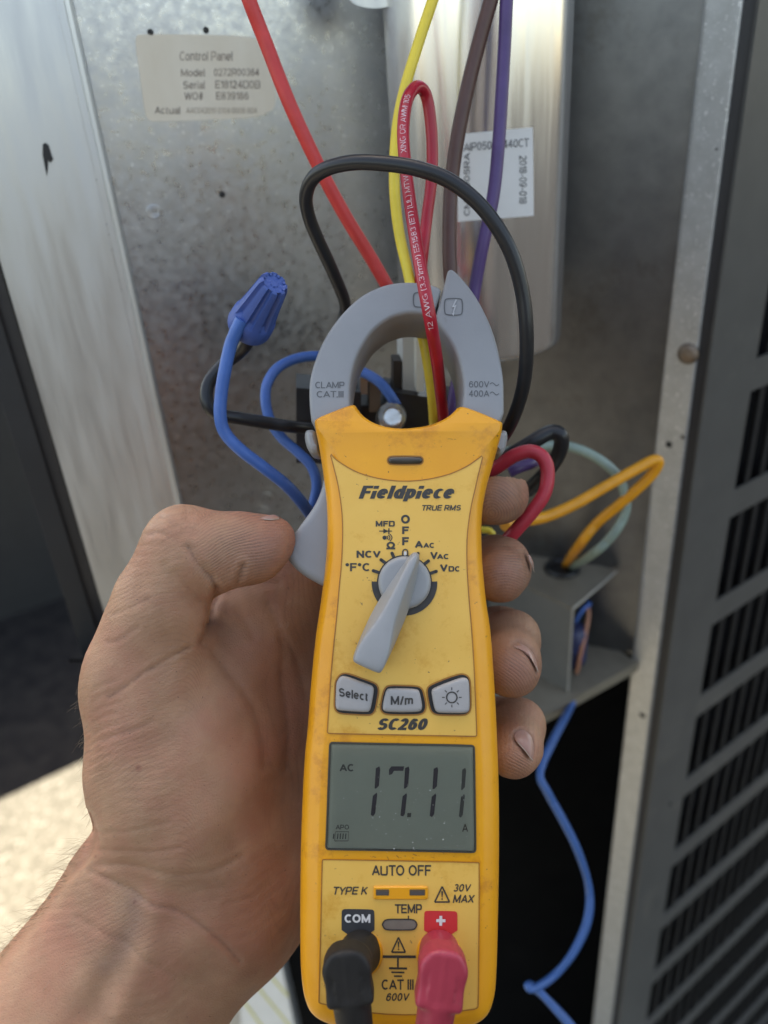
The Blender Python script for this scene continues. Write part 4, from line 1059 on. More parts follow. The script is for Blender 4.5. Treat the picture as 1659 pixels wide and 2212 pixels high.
# ---- lower label
words([('AUTO OFF', zb(540, 966, 940, 1038, z5), dict(t=.165)), ('TEMP', zb(696, 1230, 878, 1292, z5), dict(t=.175)), ('CAT III', zb(606, 1738, 822, 1808, z5), dict(t=.16))], m_print, lp_o)
I = dict(shear=.22, t=.17)
words([('TYPE K', zb(282, 1112, 514, 1166, z5), I), ('30V', zb(1092, 1094, 1212, 1146, z5), I), ('MAX', zb(1086, 1166, 1236, 1222, z5), I), ('600V', zb(636, 1830, 796, 1884, z5), I)], m_print, lp_o)
def warn(cx, cy, w, h, par):
    g = G(); t = [F2(*z5(cx, cy - h/2)), F2(*z5(cx + w/2, cy + h/2)), F2(*z5(cx - w/2, cy + h/2))]
    g.add(*ribbon([t[0], t[1]], 10*S4, PHT)); g.add(*ribbon([t[1], t[2]], 10*S4, PHT)); g.add(*ribbon([t[2], t[0]], 10*S4, PHT))
    g.add(*plate(pxpoly(Z5([(cx - 6, cy - h*.2), (cx + 6, cy - h*.2), (cx + 3, cy + h*.2), (cx - 3, cy + h*.2)]), 0, 0), PHT, .0001))
    g.add(*plate(circle2(F2(*z5(cx, cy + h*.31)), 5*S4, 10), PHT, .0001)); mk('warning_triangle', *g.get(), m_print, par)
warn(1014, 1160, 100, 104, lp_o); warn(720, 1500, 92, 100, lp_o)
g = G()
for (a, b, w) in (((606, 1580), (836, 1581), 17), ((716, 1588), (716, 1652), 12), ((656, 1658), (778, 1660), 13), ((672, 1685), (760, 1687), 10), ((690, 1711), (744, 1712), 10)):
    g.add(*ribbon([F2(*z5(*a)), F2(*z5(*b))], w*S4, PHT))
g.add(*ribbon([F2(*z5(787, 1304)), F2(*z5(787, 1332))], 8*S4, PHT))
mk('earth_symbol', *g.get(), m_print, lp_o)
def rrect(x0, y0, x1, y1, r):
    return [(x0+r, y0), ((x0+x1)/2, y0), (x1-r, y0), (x1-.3*r, y0+.3*r), (x1, y0+r), (x1, (y0+y1)/2), (x1, y1-r), (x1-.3*r, y1-.3*r), (x1-r, y1), ((x0+x1)/2, y1), (x0+r, y1), (x0+.3*r, y1-.3*r), (x0, y1-r), (x0, (y0+y1)/2), (x0, y0+r), (x0+.3*r, y0+.3*r)]
ps = pxpoly(Z5(rrect(552, 1104, 918, 1192, 10)), 0, 1)
soc = mk('thermocouple_socket', *solid(ps, [(0, .0003), (0, .0007), (.0003, .001), (.0007, .001)]), m_yel, meter, smooth=40)
for (x0, x1) in ((568, 656), (794, 898)):
    pq = pxpoly(Z5(rrect(x0, 1122, x1, 1162, 4)), 0, 0); sl = mk('slot', *solid(pq, [(0, .0008), (0, .00112)]), mat('slot_shadow_brown', (.10, .065, .03), .6), soc)
    pq = pxpoly(Z5(rrect(x0+8, 1134, x1-5, 1158, 3)), 0, 0); mk('contact', *plate(pq, .0012, .0001), mat('dull_contact', (.12, .11, .10), .4, .6), soc)
pt = pxpoly(Z5(rrect(612, 1326, 844, 1398, 34)), 0, 2)
sls = mk('selector_slot', *solid(pt, [(0, .0003), (0, .0006)]), mat('dusty_slot', (.20, .165, .125), .6, col2=(.15, .12, .09), nscale=200), meter)
mk('slot_rim', *ribbon(pt, .0004, .0007, True), m_print, sls)
pcm = pxpoly(Z5([(336, 1440), (336, 1280), (342, 1266), (356, 1259), (445, 1260), (538, 1262), (552, 1268), (558, 1282), (558, 1440)]), 0, 1)
com = mk('common_label', *plate(pcm, .00045, .0001), m_pblack, lp_o); words([('COM', zb(356, 1298, 530, 1356, z5), dict(t=.22))], m_pwhite, com, .00056)
prd = pxpoly(Z5([(892, 1440), (893, 1290), (899, 1276), (912, 1271), (1000, 1272), (1098, 1274), (1112, 1280), (1117, 1294), (1117, 1440)]), 0, 1)
plus = mk('positive_label', *plate(prd, .00045, .0001), m_pred, lp_o)
g = G()
g.add(*ribbon([F2(*z5(974, 1336)), F2(*z5(1036, 1337))], 19*S4, .00056)); g.add(*ribbon([F2(*z5(1005, 1304)), F2(*z5(1004, 1370))], 19*S4, .0006)); mk('plus_sign', *g.get(), m_pwhite, plus)
for cx_, cy_ in ((466, 1560), (990, 1560)):
    c_ = F2(*z5(cx_, cy_)); V, F = solid(circle2(c_, 146*S4, 48), [(0, .0003), (0, .0011), (.0003, .0016), (.001, .0017)])
    jk = mk('jack_collar', V, F, m_yel, meter, smooth=40)
    V, F = solid(circle2(c_, 118*S4, 40), [(0, .0016), (0, .0018)]); mk('jack_hole', V, F, m_black, jk)
# ================================================================== distance fields -> one continuous mesh
def smin(a, b, k):
    h = np.maximum(k - np.abs(a-b), 0)/k
    return np.minimum(a, b) - h*h*k*.25
def cone(p, a, b, r1, r2, flat=None):
    ba = b - a; t = np.clip((p - a) @ ba / ba.dot(ba), 0, 1)
    q = p - a - t[:, None]*ba
    return np.sqrt((q*q).sum(1)) - (r1 + (r2-r1)*t)
def ellip(p, c, r, Q=None):
    q = p - c
    if Q is not None: q = q @ Q
    q = q/np.asarray(r); k0 = np.sqrt((q*q).sum(1)); k1 = np.sqrt(((q/np.asarray(r))**2).sum(1)) + 1e-9
    return k0*(k0-1)/k1
def surface_nets(f, lo, hi, step):
    n = np.ceil((hi-lo)/step).astype(int)+1
    ax = [lo[i] + step*np.arange(n[i]) for i in range(3)]
    val = np.empty(n, np.float32)
    for i in range(n[0]):                                  # slice by slice
        Y, Z = np.meshgrid(ax[1], ax[2], indexing='ij')
        p = np.stack([np.full(Y.size, ax[0][i]), Y.ravel(), Z.ravel()], 1)
        val[i] = f(p).reshape(n[1], n[2])
    s = val < 0
    c = [s[dx:n[0]-1+dx, dy:n[1]-1+dy, dz:n[2]-1+dz] for dx in (0, 1) for dy in (0, 1) for dz in (0, 1)]
    cnt = sum(x.astype(np.int8) for x in c); act = (cnt > 0) & (cnt < 8)
    idx = -np.ones(act.shape, np.int64); I = np.argwhere(act); idx[act] = np.arange(len(I))
    acc = np.zeros((len(I), 3)); num = np.zeros(len(I))
    offs = [(dx, dy, dz) for dx in (0, 1) for dy in (0, 1) for dz in (0, 1)]
    for i in range(8):
        for j in range(i+1, 8):
            d = np.subtract(offs[j], offs[i])
            if np.abs(d).sum() != 1: continue
            va = val[I[:, 0]+offs[i][0], I[:, 1]+offs[i][1], I[:, 2]+offs[i][2]]; vb = val[I[:, 0]+offs[j][0], I[:, 1]+offs[j][1], I[:, 2]+offs[j][2]]
            m = (va < 0) != (vb < 0)
            t = va/(va-vb + 1e-20)
            acc[m] += (np.array(offs[i]) + t[:, None]*d)[m]; num[m] += 1
    V = lo + step*(I + acc/num[:, None])
    F = []
    for a in range(3):
        b, c2 = (a+1) % 3, (a+2) % 3
        sl0 = [slice(None)]*3; sl1 = [slice(None)]*3; sl0[a] = slice(0, -1); sl1[a] = slice(1, None)
        ch = s[tuple(sl0)] != s[tuple(sl1)]
        E = np.argwhere(ch)
        E = E[(E[:, b] > 0) & (E[:, c2] > 0) & (E[:, b] < n[b]-1) & (E[:, c2] < n[c2]-1)]
        ins = s[tuple(E.T)]
        db = np.zeros(3, int); db[b] = 1; dc = np.zeros(3, int); dc[c2] = 1
        q = [idx[tuple((E - d).T)] for d in (0*db, db, db+dc, dc)]
        Q = np.stack(q, 1)
        Q[ins] = Q[ins][:, ::1]; Q[~ins] = Q[~ins][:, ::-1]
        F.append(Q)
    return V, np.vstack(F)
def relax(V, F, it=2, lam=.5):
    E = np.vstack([F[:, [0, 1]], F[:, [1, 2]], F[:, [2, 3]], F[:, [3, 0]]]); E = np.vstack([E, E[:, ::-1]])
    for _ in range(it):
        S = np.zeros_like(V); D = np.zeros(len(V))
        for k in range(3): S[:, k] = np.bincount(E[:, 0], V[E[:, 1], k], len(V))
        D = np.bincount(E[:, 0], minlength=len(V)); V = V + lam*(S/np.maximum(D, 1)[:, None] - V)
    return V
def subdivide(V, F):
    """one Catmull-Clark-like split (midpoints) of a quad mesh"""
    n = len(V); E = np.vstack([F[:, [0, 1]], F[:, [1, 2]], F[:, [2, 3]], F[:, [3, 0]]]); Es = np.sort(E, 1)
    key, inv = np.unique(Es[:, 0]*n + Es[:, 1], return_inverse=True)
    me = (V[key // n] + V[key % n])/2; fc = V[F].mean(1); m = len(F)
    e = [n + inv[i*m:(i+1)*m] for i in range(4)]; c = n + len(me) + np.arange(m)
    NF = np.vstack([np.stack([F[:, i], e[i], c, e[(i+3) % 4]], 1) for i in range(4)])
    return np.vstack([V, me, fc]), NF
def grad(f, p, e=2e-4):
    g = np.stack([f(p + np.eye(3)[i]*e) - f(p - np.eye(3)[i]*e) for i in range(3)], 1)
    return g/(np.linalg.norm(g, axis=1)[:, None] + 1e-12)

# ------------------------------------------------------------------ the hand (camera-axes coordinates)
def J(px, py, z, r): return pc(px, py, z), r*z/PF
def chain(p, js, k):
    d = None
    for (a, ra), (b, rb) in zip(js[:-1], js[1:]):
        q = cone(p, a, b, ra, rb); d = q if d is None else smin(d, q, k)
    return d
HAND = dict(
 fore=[[J(268, 1920, .287, 126), J(112, 2214, .282, 134), J(-90, 2540, .272, 150)], [J(462, 2036, .292, 112), J(245, 2364, .286, 128), J(40, 2640, .275, 145)], [J(366, 1980, .286, 120), J(165, 2290, .281, 130), J(-20, 2570, .272, 150)]],
 thenar=[[J(420, 1915, .288, 132), J(372, 1690, .281, 138), J(330, 1480, .275, 112)], [J(390, 1600, .283, 132), J(470, 1810, .292, 132)]],
 palm=[[J(440, 1890, .305, 120), J(560, 1560, .316, 108), J(660, 1270, .320, 84)], [J(500, 1920, .306, 120), J(640, 1600, .322, 105), J(770, 1340, .327, 86)],
       [J(540, 1935, .307, 112), J(690, 1700, .322, 100), J(800, 1490, .327, 84)], [J(535, 1948, .305, 106), J(700, 1800, .320, 98), J(800, 1650, .325, 80)]],
 web=[[J(440, 1640, .304, 118), J(505, 1400, .305, 100), J(590, 1285, .313, 84)]],
 hypo=[[J(552, 1945, .293, 84), J(640, 1820, .305, 78)]],
 thumb=[J(294, 1440, .272, 108), J(350, 1300, .267, 92), J(389, 1208, .264, 76), J(402, 1172, .262, 72), J(462, 1196, .263, 70), J(514, 1184, .264, 58), J(552, 1182, .2655, 58), J(588, 1165, .267, 44)],
 index=[J(660, 1270, .322, 74), J(900, 1110, .334, 64), J(1066, 1066, .318, 60), J(1076, 1070, .300, 60), J(1066, 1078, .288, 60)],
 middle=[J(770, 1340, .328, 76), J(940, 1230, .336, 68), J(1070, 1222, .320, 64), J(1080, 1227, .300, 65), J(1082, 1244, .284, 60)],
 ring=[J(800, 1490, .328, 74), J(960, 1390, .336, 68), J(1080, 1376, .318, 62), J(1097, 1384, .298, 63), J(1100, 1434, .282, 63), J(1106, 1452, .276, 54)],
 pinky=[J(800, 1650, .326, 70), J(960, 1580, .334, 64), J(1094, 1566, .314, 56), J(1114, 1572, .294, 60), J(1114, 1616, .282, 56), J(1110, 1634, .277, 49)],
)
def meter_clear(p):
    """distance to the meter's rear half, so that the palm and fingers lie against it"""
    return None
def hand(p):
    f = None
    for js in HAND['fore']: q = chain(p, js, .03); f = q if f is None else smin(f, q, .02)
    t = None
    for js in HAND['thenar']: q = chain(p, js, .02); t = q if t is None else smin(t, q, .018)
    pm = None
    for js in HAND['palm'] + HAND['web']: q = chain(p, js, .02); pm = q if pm is None else smin(pm, q, .014)
    pm = smin(pm, chain(p, HAND['hypo'][0], .02), .014)
    d = smin(pm, t, .020)
    d = smin(d, f, .016)
    th = chain(p, HAND['thumb'], .008)
    # pad of the thumb tip and the fold where it bends
    th = smin(th, ellip(p, pc(546, 1197, .2615), (.0080, .0060, .0060)), .006)
    dt = smin(d, th, .0035)
    tj = cone(p, *(lambda a, b: (a[0], b[0], a[1], b[1]))(J(304, 1480, .275, 114), J(322, 1370, .270, 102)))
    dt = smin(dt, smin(d, tj, .014), .004)
    # fingers
    for nm in ('index', 'middle', 'ring', 'pinky'):
        js = HAND[nm]; q = chain(p, js, .005)
        q0 = cone(p, js[0][0], js[1][0], js[0][1], js[1][1])
        dt = np.minimum(smin(dt, q, .0009), smin(smin(d, q0, .008), q, .003))
    return dt
def hand_hit(px, py, z0=.22, z1=.36):
    """first point of the hand along the ray through a picture point"""
    d = np.array([(px-CX)/PF, -(py-CY)/PF, -1.0]); z = z0
    for _ in range(90):
        h = float(hand((d*z)[None])[0])
        if h < 1e-5: break
        z += max(h*.7, 1e-5)
        if z > z1: return None
    return d*z
def hand_hits(xy, z0=.20, z1=.345):
    """the same for many picture points at once; missing rays give nan"""
    xy = np.asarray(xy, float); d = np.stack([(xy[:, 0]-CX)/PF, -(xy[:, 1]-CY)/PF, -np.ones(len(xy))], 1); z = np.full(len(xy), z0)
    for _ in range(70): z = np.minimum(z + np.maximum(hand(d*z[:, None])*.75, 0), z1)
    z[z >= z1] = np.nan
    return d*z[:, None]
hv_lo = np.array([-.155, -.20, -.368]); hv_hi = np.array([.080, .012, -.222])
HV, HF = surface_nets(hand, hv_lo, hv_hi, .00135)
HV = relax(HV, HF, 2, .5)
HV, HF = subdivide(HV, HF); HV = relax(HV, HF, 2, .45)
hn = grad(hand, HV)
print('hand verts', len(HV))
# picture position of every vertex, for laying out folds and pigment on the skin
hx = CX + PF*HV[:, 0]/-HV[:, 2]; hy = CY - PF*HV[:, 1]/-HV[:, 2]
front = (hn * -HV).sum(1) > 0                                                  # skin turned to the viewer's side
def polydist(pts, per=8):
    S = spline(np.asarray(pts, float), per); d = np.full(len(HV), 1e9)
    for a, b in zip(S[:-1], S[1:]):
        ab_ = b - a; t = np.clip(((hx-a[0])*ab_[0] + (hy-a[1])*ab_[1])/(ab_.dot(ab_)+1e-9), 0, 1)
        d = np.minimum(d, np.hypot(hx-a[0]-t*ab_[0], hy-a[1]-t*ab_[1]))
    return d
z6 = lambda l: [(132.7 + .36*x, 1028.6 + .36*y) for x, y in l]
z7 = lambda l: [(.42*x, 1592.6 + .42*y) for x, y in l]
crease = np.zeros(len(HV)); disp = np.zeros(len(HV))
def fold(pts, w, depth, dirt, side=0.0):
    global disp, crease
    depth = depth*.7; d = polydist(pts); g_ = np.exp(-(d/w)**2)*front
    disp -= depth*g_; disp += .28*depth*np.exp(-((d-2.3*w)/(1.1*w))**2)*front; crease = np.maximum(crease, dirt*np.exp(-(d/(w*.6))**2)*front)
# folds of the thumb and thenar
fold(z6([(760, 430), (800, 500), (850, 570), (900, 620), (935, 690)]), 7, .0010, .55)
fold(z6([(935, 690), (905, 800), (870, 920), (840, 990)]), 8, .0012, .45)
fold(z6([(1090, 540), (1075, 590), (1060, 630)]), 6, .0011, .5)
fold(z6([(690, 590), (780, 700), (860, 790), (900, 830)]), 9, .0005, .12)
fold(z6([(620, 540), (700, 680), (800, 800), (860, 900)]), 10, .0004, .05)
fold(z6([(800, 430), (860, 540), (905, 600)]), 8, .0004, .1)
fold(z6([(590, 240), (640, 262), (680, 300)]), 5, .0004, .2); fold(z6([(520, 350), (560, 335), (610, 345), (640, 370)]), 5, .0004, .2)
fold(z6([(745, 180), (752, 220), (760, 260)]), 5, .0002, .1)
# long lines over the thenar
fold(z6([(280, 1330), (380, 1265), (480, 1190), (540, 1155), (620, 1100), (700, 1055), (760, 1020)]), 5, .00035, .5)
fold(z6([(520, 1165), (580, 1145), (640, 1120)]), 5, .0002, .35)
fold(z6([(270, 1000), (340, 985), (420, 930), (460, 905)]), 5, .0003, .3); fold(z6([(300, 830), (400, 795), (470, 765), (520, 740)]), 5, .0003, .25)
fold(z6([(260, 1590), (330, 1555), (450, 1515), (540, 1470)]), 6, .0003, .22)
for k in range(9):
    y0 = 1230 + k*62 + rng.integers(-12, 12); L_ = 90 + rng.integers(0, 130)
    fold(z6([(190, y0 + 60), (190 + L_*.5, y0 + 22), (190 + L_, y0)]), 4, .0002, .08)
# palm lines
fold(z6([(850, 1010), (930, 1080), (1020, 1190), (1110, 1320), (1180, 1450), (1205, 1600), (1215, 1740)]), 10, .0007, .12)
fold(z6([(950, 800), (1050, 830), (1110, 880), (1150, 950)]), 9, .0005, .16)
fold(z6([(1240, 760), (1300, 900), (1335, 1050), (1330, 1250), (1355, 1500), (1350, 1750)]), 9, .0006, .22)
fold(z6([(1330, 960), (1420, 1120), (1470, 1330)]), 8, .0005, .2)
fold(z6([(930, 730), (1030, 690), (1150, 650), (1300, 640)]), 9, .0005, .2)
# wrist folds
fold(z7([(470, 490), (620, 488), (760, 462), (870, 440)]), 5, .0003, .12)
fold(z7([(500, 580), (700, 590), (830, 585), (930, 560)]), 5, .0003, .1)
fold(z7([(490, 660), (640, 660), (820, 690), (1000, 700), (1120, 680), (1240, 620)]), 7, .0005, .16)
fold(z7([(470, 690), (600, 760), (760, 850), (900, 890), (1020, 960), (1130, 1050), (1230, 1150)]), 7, .0006, .28)
fold(z7([(400, 930), (520, 1000), (640, 1060), (760, 1150), (900, 1230)]), 7, .0003, .12)
fold(z7([(1150, 860), (1260, 830), (1310, 830)]), 5, .0003, .1)
fold(z7([(455, 400), (475, 520), (440, 620), (330, 720)]), 9, .0009, .1)
# tendon hollows and the raised tendon of the wrist
d = polydist(z7([(700, 800), (690, 950), (640, 1080), (560, 1250), (470, 1420)])); disp -= .0014*np.exp(-(d/34)**2)*front
d = polydist(z7([(800, 900), (780, 1040), (700, 1200), (600, 1420)])); disp += .0012*np.exp(-(d/30)**2)*front
# fold rims between finger joints
fold([(1083, 1668), (1062, 1510)], 3, .0, .0)
# fine wrinkling: two crossed families of shallow ripples, uneven in depth
ph = rng.random(6)*6.28
rip = np.zeros(len(HV))
q1 = (hx*.35 + hy*.94); q2 = (hx*.9 - hy*.43)
amp = .5 + .5*np.sin(hx/61 + ph[0])*np.sin(hy/83 + ph[1])
rip += amp*np.sin(q1/3.6 + 2.2*np.sin(q2/37 + ph[2]) + 1.5*np.sin(hx/29 + ph[3]))
tz_ = ((hx > 330) & (hx < 640) & (hy < 1300)).astype(float)
disp += .00005*rip*front
for (x, y, r, cx_, cy_) in ((1092, 1085, 62, 1062, 1110), (1100, 1230, 72, 1085, 1390), (1115, 1455, 56, 1010, 1560)): pass
# uneven muscle relief
disp += .0005*np.sin(hx/58 + 1.0)*np.sin(hy/71 + .6) + .0003*np.sin(hx/27 + hy/33)
# nail beds
NAILS = [
 ('ring', [(1108, 1395), (1113, 1390), (1121, 1389), (1130, 1393), (1140, 1399), (1151, 1411), (1157, 1425), (1162, 1443), (1161, 1452), (1156, 1440), (1146, 1422), (1129, 1407), (1115, 1400)]),
 ('pinky', [(1110, 1594), (1113, 1584), (1121, 1578), (1129, 1577), (1137, 1580), (1147, 1590), (1152, 1604), (1153, 1618), (1152, 1632), (1150, 1642), (1144, 1636), (1132, 1620), (1118, 1605)]),
 ('middle', [(1138, 1194), (1143, 1198), (1148, 1208), (1152, 1220), (1153, 1236), (1149, 1226), (1144, 1212)]),
 ('thumb', [(560, 1120), (577, 1114), (596, 1112), (610, 1114), (614, 1119), (604, 1122), (586, 1124), (570, 1123)]),
]
for nm, pl_ in NAILS[:3]:
    d = polydist(pl_ + pl_[:1], 3); disp -= .0006*np.exp(-(d/5)**2)*front; crease = np.maximum(crease, .6*np.exp(-(d/4.5)**2)*front)
HV = HV + hn*disp[:, None]
# pigment, grime and painted palm shade: 0..1 masks stored on the mesh
tips = [(1110, 1085, 55), (1115, 1230, 70), (1125, 1450, 75), (1125, 1640, 60), (590, 1180, 70)]
pad = np.zeros(len(HV))
for (x, y, r) in tips: pad = np.maximum(pad, np.exp(-((hx-x)**2 + (hy-y)**2)/(r*r))*(HV[:, 2] > -.335))
red = np.clip(.75*pad + .45*np.exp(-((hx-560)**2/(90**2) + (hy-1560)**2/(330**2))) + .3*np.exp(-((hx-300)**2 + (hy-1420)**2)/(90**2)), 0, 1)
dirt_shade = np.clip(.8*np.maximum(np.exp(-((hx-1095)**2 + (hy-1240)**2)/(95**2)), np.exp(-((hx-1090)**2 + (hy-1085)**2)/(80**2))) + .55*np.exp(-((hx-1110)**2 + (hy-1430)**2)/(90**2)) + .6*np.exp(-((hx-560)**2 + (hy-1190)**2)/(85**2)) + .40*np.exp(-((hx-640)**2/(85**2) + (hy-1500)**2/(420**2))) + .2*np.exp(-((hx-600)**2 + (hy-2000)**2)/(100**2)), 0, 1)*(HV[:, 2] > -.34)  # fingertip grime, plus shade painted on the palm beside the meter
dirt_shade = np.maximum(dirt_shade, .75*np.exp(-((hx-480)**2/(34**2) + (hy-1325)**2/(60**2)))*(HV[:, 2] < -.272))  # web behind the thumb: shade painted into the skin colour
for (x, y, r) in ((299, 1660, 7), (288, 1952, 5), (206, 1850, 3)):
    s_ = np.exp(-(np.hypot(hx-x, hy-y)/r)**4)*front; red = np.maximum(red, s_); crease = np.maximum(crease, .38*s_)
vein = .8*np.exp(-(polydist(z7([(680, 860), (700, 930), (660, 1020), (600, 1130), (540, 1180)]))/22)**2)
# ridge coordinate for the finger prints: distance from a whorl centre on each pad
wh = {(1085, 1092): 0, (1090, 1330): 1, (1030, 1480): 2, (1040, 1690): 3, (520, 1330): 4}
blend = 1/(1 + np.exp(-(hx - 500)/25))                                       # lines slant over the thumb mound, run lengthwise in the palm
rid = .62*((1-blend)*(hx*.45 + hy*.9) + blend*(hx*.95 + .0012*(hy-1600)**2*.2)) + 5*np.sin(hx/47 + 1)*np.cos(hy/53) + 2.5*np.sin(hx/19)*np.sin(hy/23)
rw = .34*(.55 + .45*np.sin(hx/67 + .8)*np.sin(hy/59 + 2))*(hy < 2060)
for (x, y, r, cx_, cy_) in ((1092, 1085, 62, 1062, 1110), (1100, 1230, 72, 1085, 1390), (1115, 1455, 56, 1010, 1560), (1118, 1655, 40, 1040, 1780), (520, 1185, 110, 600, 1420)):
    w = np.clip(1.25 - np.hypot(hx-x, (hy-y))/r, 0, 1); m = w > rw
    rid[m] = np.hypot(hx-cx_, hy-cy_)[m] + 3*np.sin(hx[m]/17)*np.cos(hy[m]/19); rw[m] = w[m]

# ---- skin material
msk = bpy.data.materials.new('skin'); msk.use_nodes = True
nt = msk.node_tree; N = nt.nodes; L = nt.links; bs = N['Principled BSDF']
def node(t, **k):
    n = N.new(t)
    for a, v in k.items(): setattr(n, a, v)
    return n
def att(nm): n = node('ShaderNodeAttribute', attribute_name=nm); return n.outputs['Fac']
tc = node('ShaderNodeTexCoord')
def noi(sc, det=4, ro=.6):
    n = node('ShaderNodeTexNoise'); n.inputs['Scale'].default_value = sc; n.inputs['Detail'].default_value = det; n.inputs['Roughness'].default_value = ro
    L.new(tc.outputs['Object'], n.inputs['Vector']); return n.outputs['Fac']
def mth(op, a, b=None, c=None):
    n = node('ShaderNodeMath', operation=op)
    for i, v in enumerate((a, b, c)):
        if v is None: continue
        if isinstance(v, (int, float)): n.inputs[i].default_value = v
        else: L.new(v, n.inputs[i])
    return n.outputs[0]
def rng_(f, a, b, c=0., d=1.):
    r = node('ShaderNodeMapRange'); 
    for i, v in zip(('From Min', 'From Max', 'To Min', 'To Max'), (a, b, c, d)): r.inputs[i].default_value = v
    L.new(f, r.inputs['Value']); return r.outputs[0]
def mixc(f, a, b):
    x = node('ShaderNodeMix', data_type='RGBA')
    if isinstance(f, float): x.inputs[0].default_value = f
    else: L.new(f, x.inputs[0])
    for s, i in ((a, 6), (b, 7)):
        if isinstance(s, tuple): x.inputs[i].default_value = (*s, 1)
        else: L.new(s, x.inputs[i])
    return x.outputs[2]
c = mixc(rng_(noi(70, 6), .3, .7), (.42, .242, .145), (.31, .165, .097))
c = mixc(mth('MULTIPLY', rng_(noi(42, 6), .42, .62), .55), c, (.37, .155, .10))
c = mixc(mth('MULTIPLY', att('red'), .62), c, (.32, .12, .075))
c = mixc(mth('MULTIPLY', att('vein'), .24), c, (.22, .175, .17))
grime = mth('MULTIPLY', att('dirt_shade'), rng_(noi(120, 6, .7), .32, .68, .35, 1.0))  # real grime together with the painted palm shade
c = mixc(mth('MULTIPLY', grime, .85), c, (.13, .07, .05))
rs = mth('SINE', mth('MULTIPLY', att('ridge'), 2*math.pi/6.4))
rwm = att('ridge_w')
gro = mth('MULTIPLY', mth('MULTIPLY', rng_(rs, .15, .95), rwm), rng_(noi(150, 4), .35, .6, .25, 1.))
c = mixc(mth('MULTIPLY', gro, .8), c, (.13, .075, .055))
c = mixc(mth('MULTIPLY', att('crease'), rng_(noi(240, 5, .7), .36, .6, .12, 1.0)), c, (.12, .06, .045))
c = mixc(mth('MULTIPLY', rng_(noi(900, 2, .5), .725, .76), .7), c, (.10, .06, .045))
L.new(c, bs.inputs['Base Color'])
L.new(rng_(noi(90, 5), .35, .65, .42, .58), bs.inputs['Roughness'])
bs.inputs['Specular IOR Level'].default_value = .33
bs.inputs['Subsurface Weight'].default_value = .22; bs.inputs['Subsurface Radius'].default_value = (1, .38, .22); bs.inputs['Subsurface Scale'].default_value = .0028
vo = node('ShaderNodeTexVoronoi', feature='DISTANCE_TO_EDGE'); vo.inputs['Scale'].default_value = 950
wv = node('ShaderNodeVectorMath', operation='ADD'); n3 = node('ShaderNodeTexNoise'); n3.inputs['Scale'].default_value = 300; L.new(tc.outputs['Object'], n3.inputs['Vector'])
sc3 = node('ShaderNodeVectorMath', operation='SCALE'); sc3.inputs['Scale'].default_value = .0018; L.new(n3.outputs['Color'], sc3.inputs[0])
L.new(tc.outputs['Object'], wv.inputs[0]); L.new(sc3.outputs[0], wv.inputs[1]); L.new(wv.outputs[0], vo.inputs['Vector'])
hgt = mth('ADD', mth('MULTIPLY', rng_(vo.outputs['Distance'], 0, .25), .35), mth('MULTIPLY', noi(420, 4), .5))
hgt = mth('ADD', hgt, mth('MULTIPLY', mth('MULTIPLY', rs, rwm), -.22))
bp = node('ShaderNodeBump'); bp.inputs['Strength'].default_value = .55; bp.inputs['Distance'].default_value = .00035
L.new(hgt, bp.inputs['Height']); L.new(bp.outputs[0], bs.inputs['Normal'])

person = thing('person', P(380, 1900, .30), 'bare left hand and forearm with grimy fingertips, gripping the yellow meter from behind', 'person')
mk('hand_and_forearm', W(HV), HF.tolist(), msk, person, smooth=180, attrs=dict(crease=np.clip(crease*1.15, 0, .9), red=red, dirt_shade=dirt_shade, vein=vein, ridge=rid, ridge_w=rw))

# ---- the rest of the person, unseen behind the camera, added to block frontal light
def torso(p):
    d = ellip(p, np.array([.03, -.42, 1.08]), (.235, .13, .42)); d = smin(d, ellip(p, np.array([.03, -.40, 1.33]), (.225, .10, .12)), .08)
    d = smin(d, cone(p, np.array([-.17, -.40, 1.36]), np.array([-.25, -.30, 1.08]), .068, .055), .05)
    d = smin(d, cone(p, np.array([-.25, -.30, 1.08]), np.array([-.18, -.06, .98]), .055, .050), .04)
    d = smin(d, cone(p, np.array([.24, -.40, 1.36]), np.array([.31, -.30, 1.12]), .068, .055), .05)
    return smin(d, cone(p, np.array([.31, -.30, 1.12]), np.array([.16, -.10, 1.21]), .055, .046), .04)
V, F = surface_nets(torso, np.array([-.40, -.62, .56]), np.array([.48, .05, 1.58]), .02)
mk('light_blocking_torso', relax(V, F, 2), F.tolist(), mat('dark_shirt', (.05, .05, .055), .9, col2=(.04, .04, .045), nscale=40), person, smooth=180)

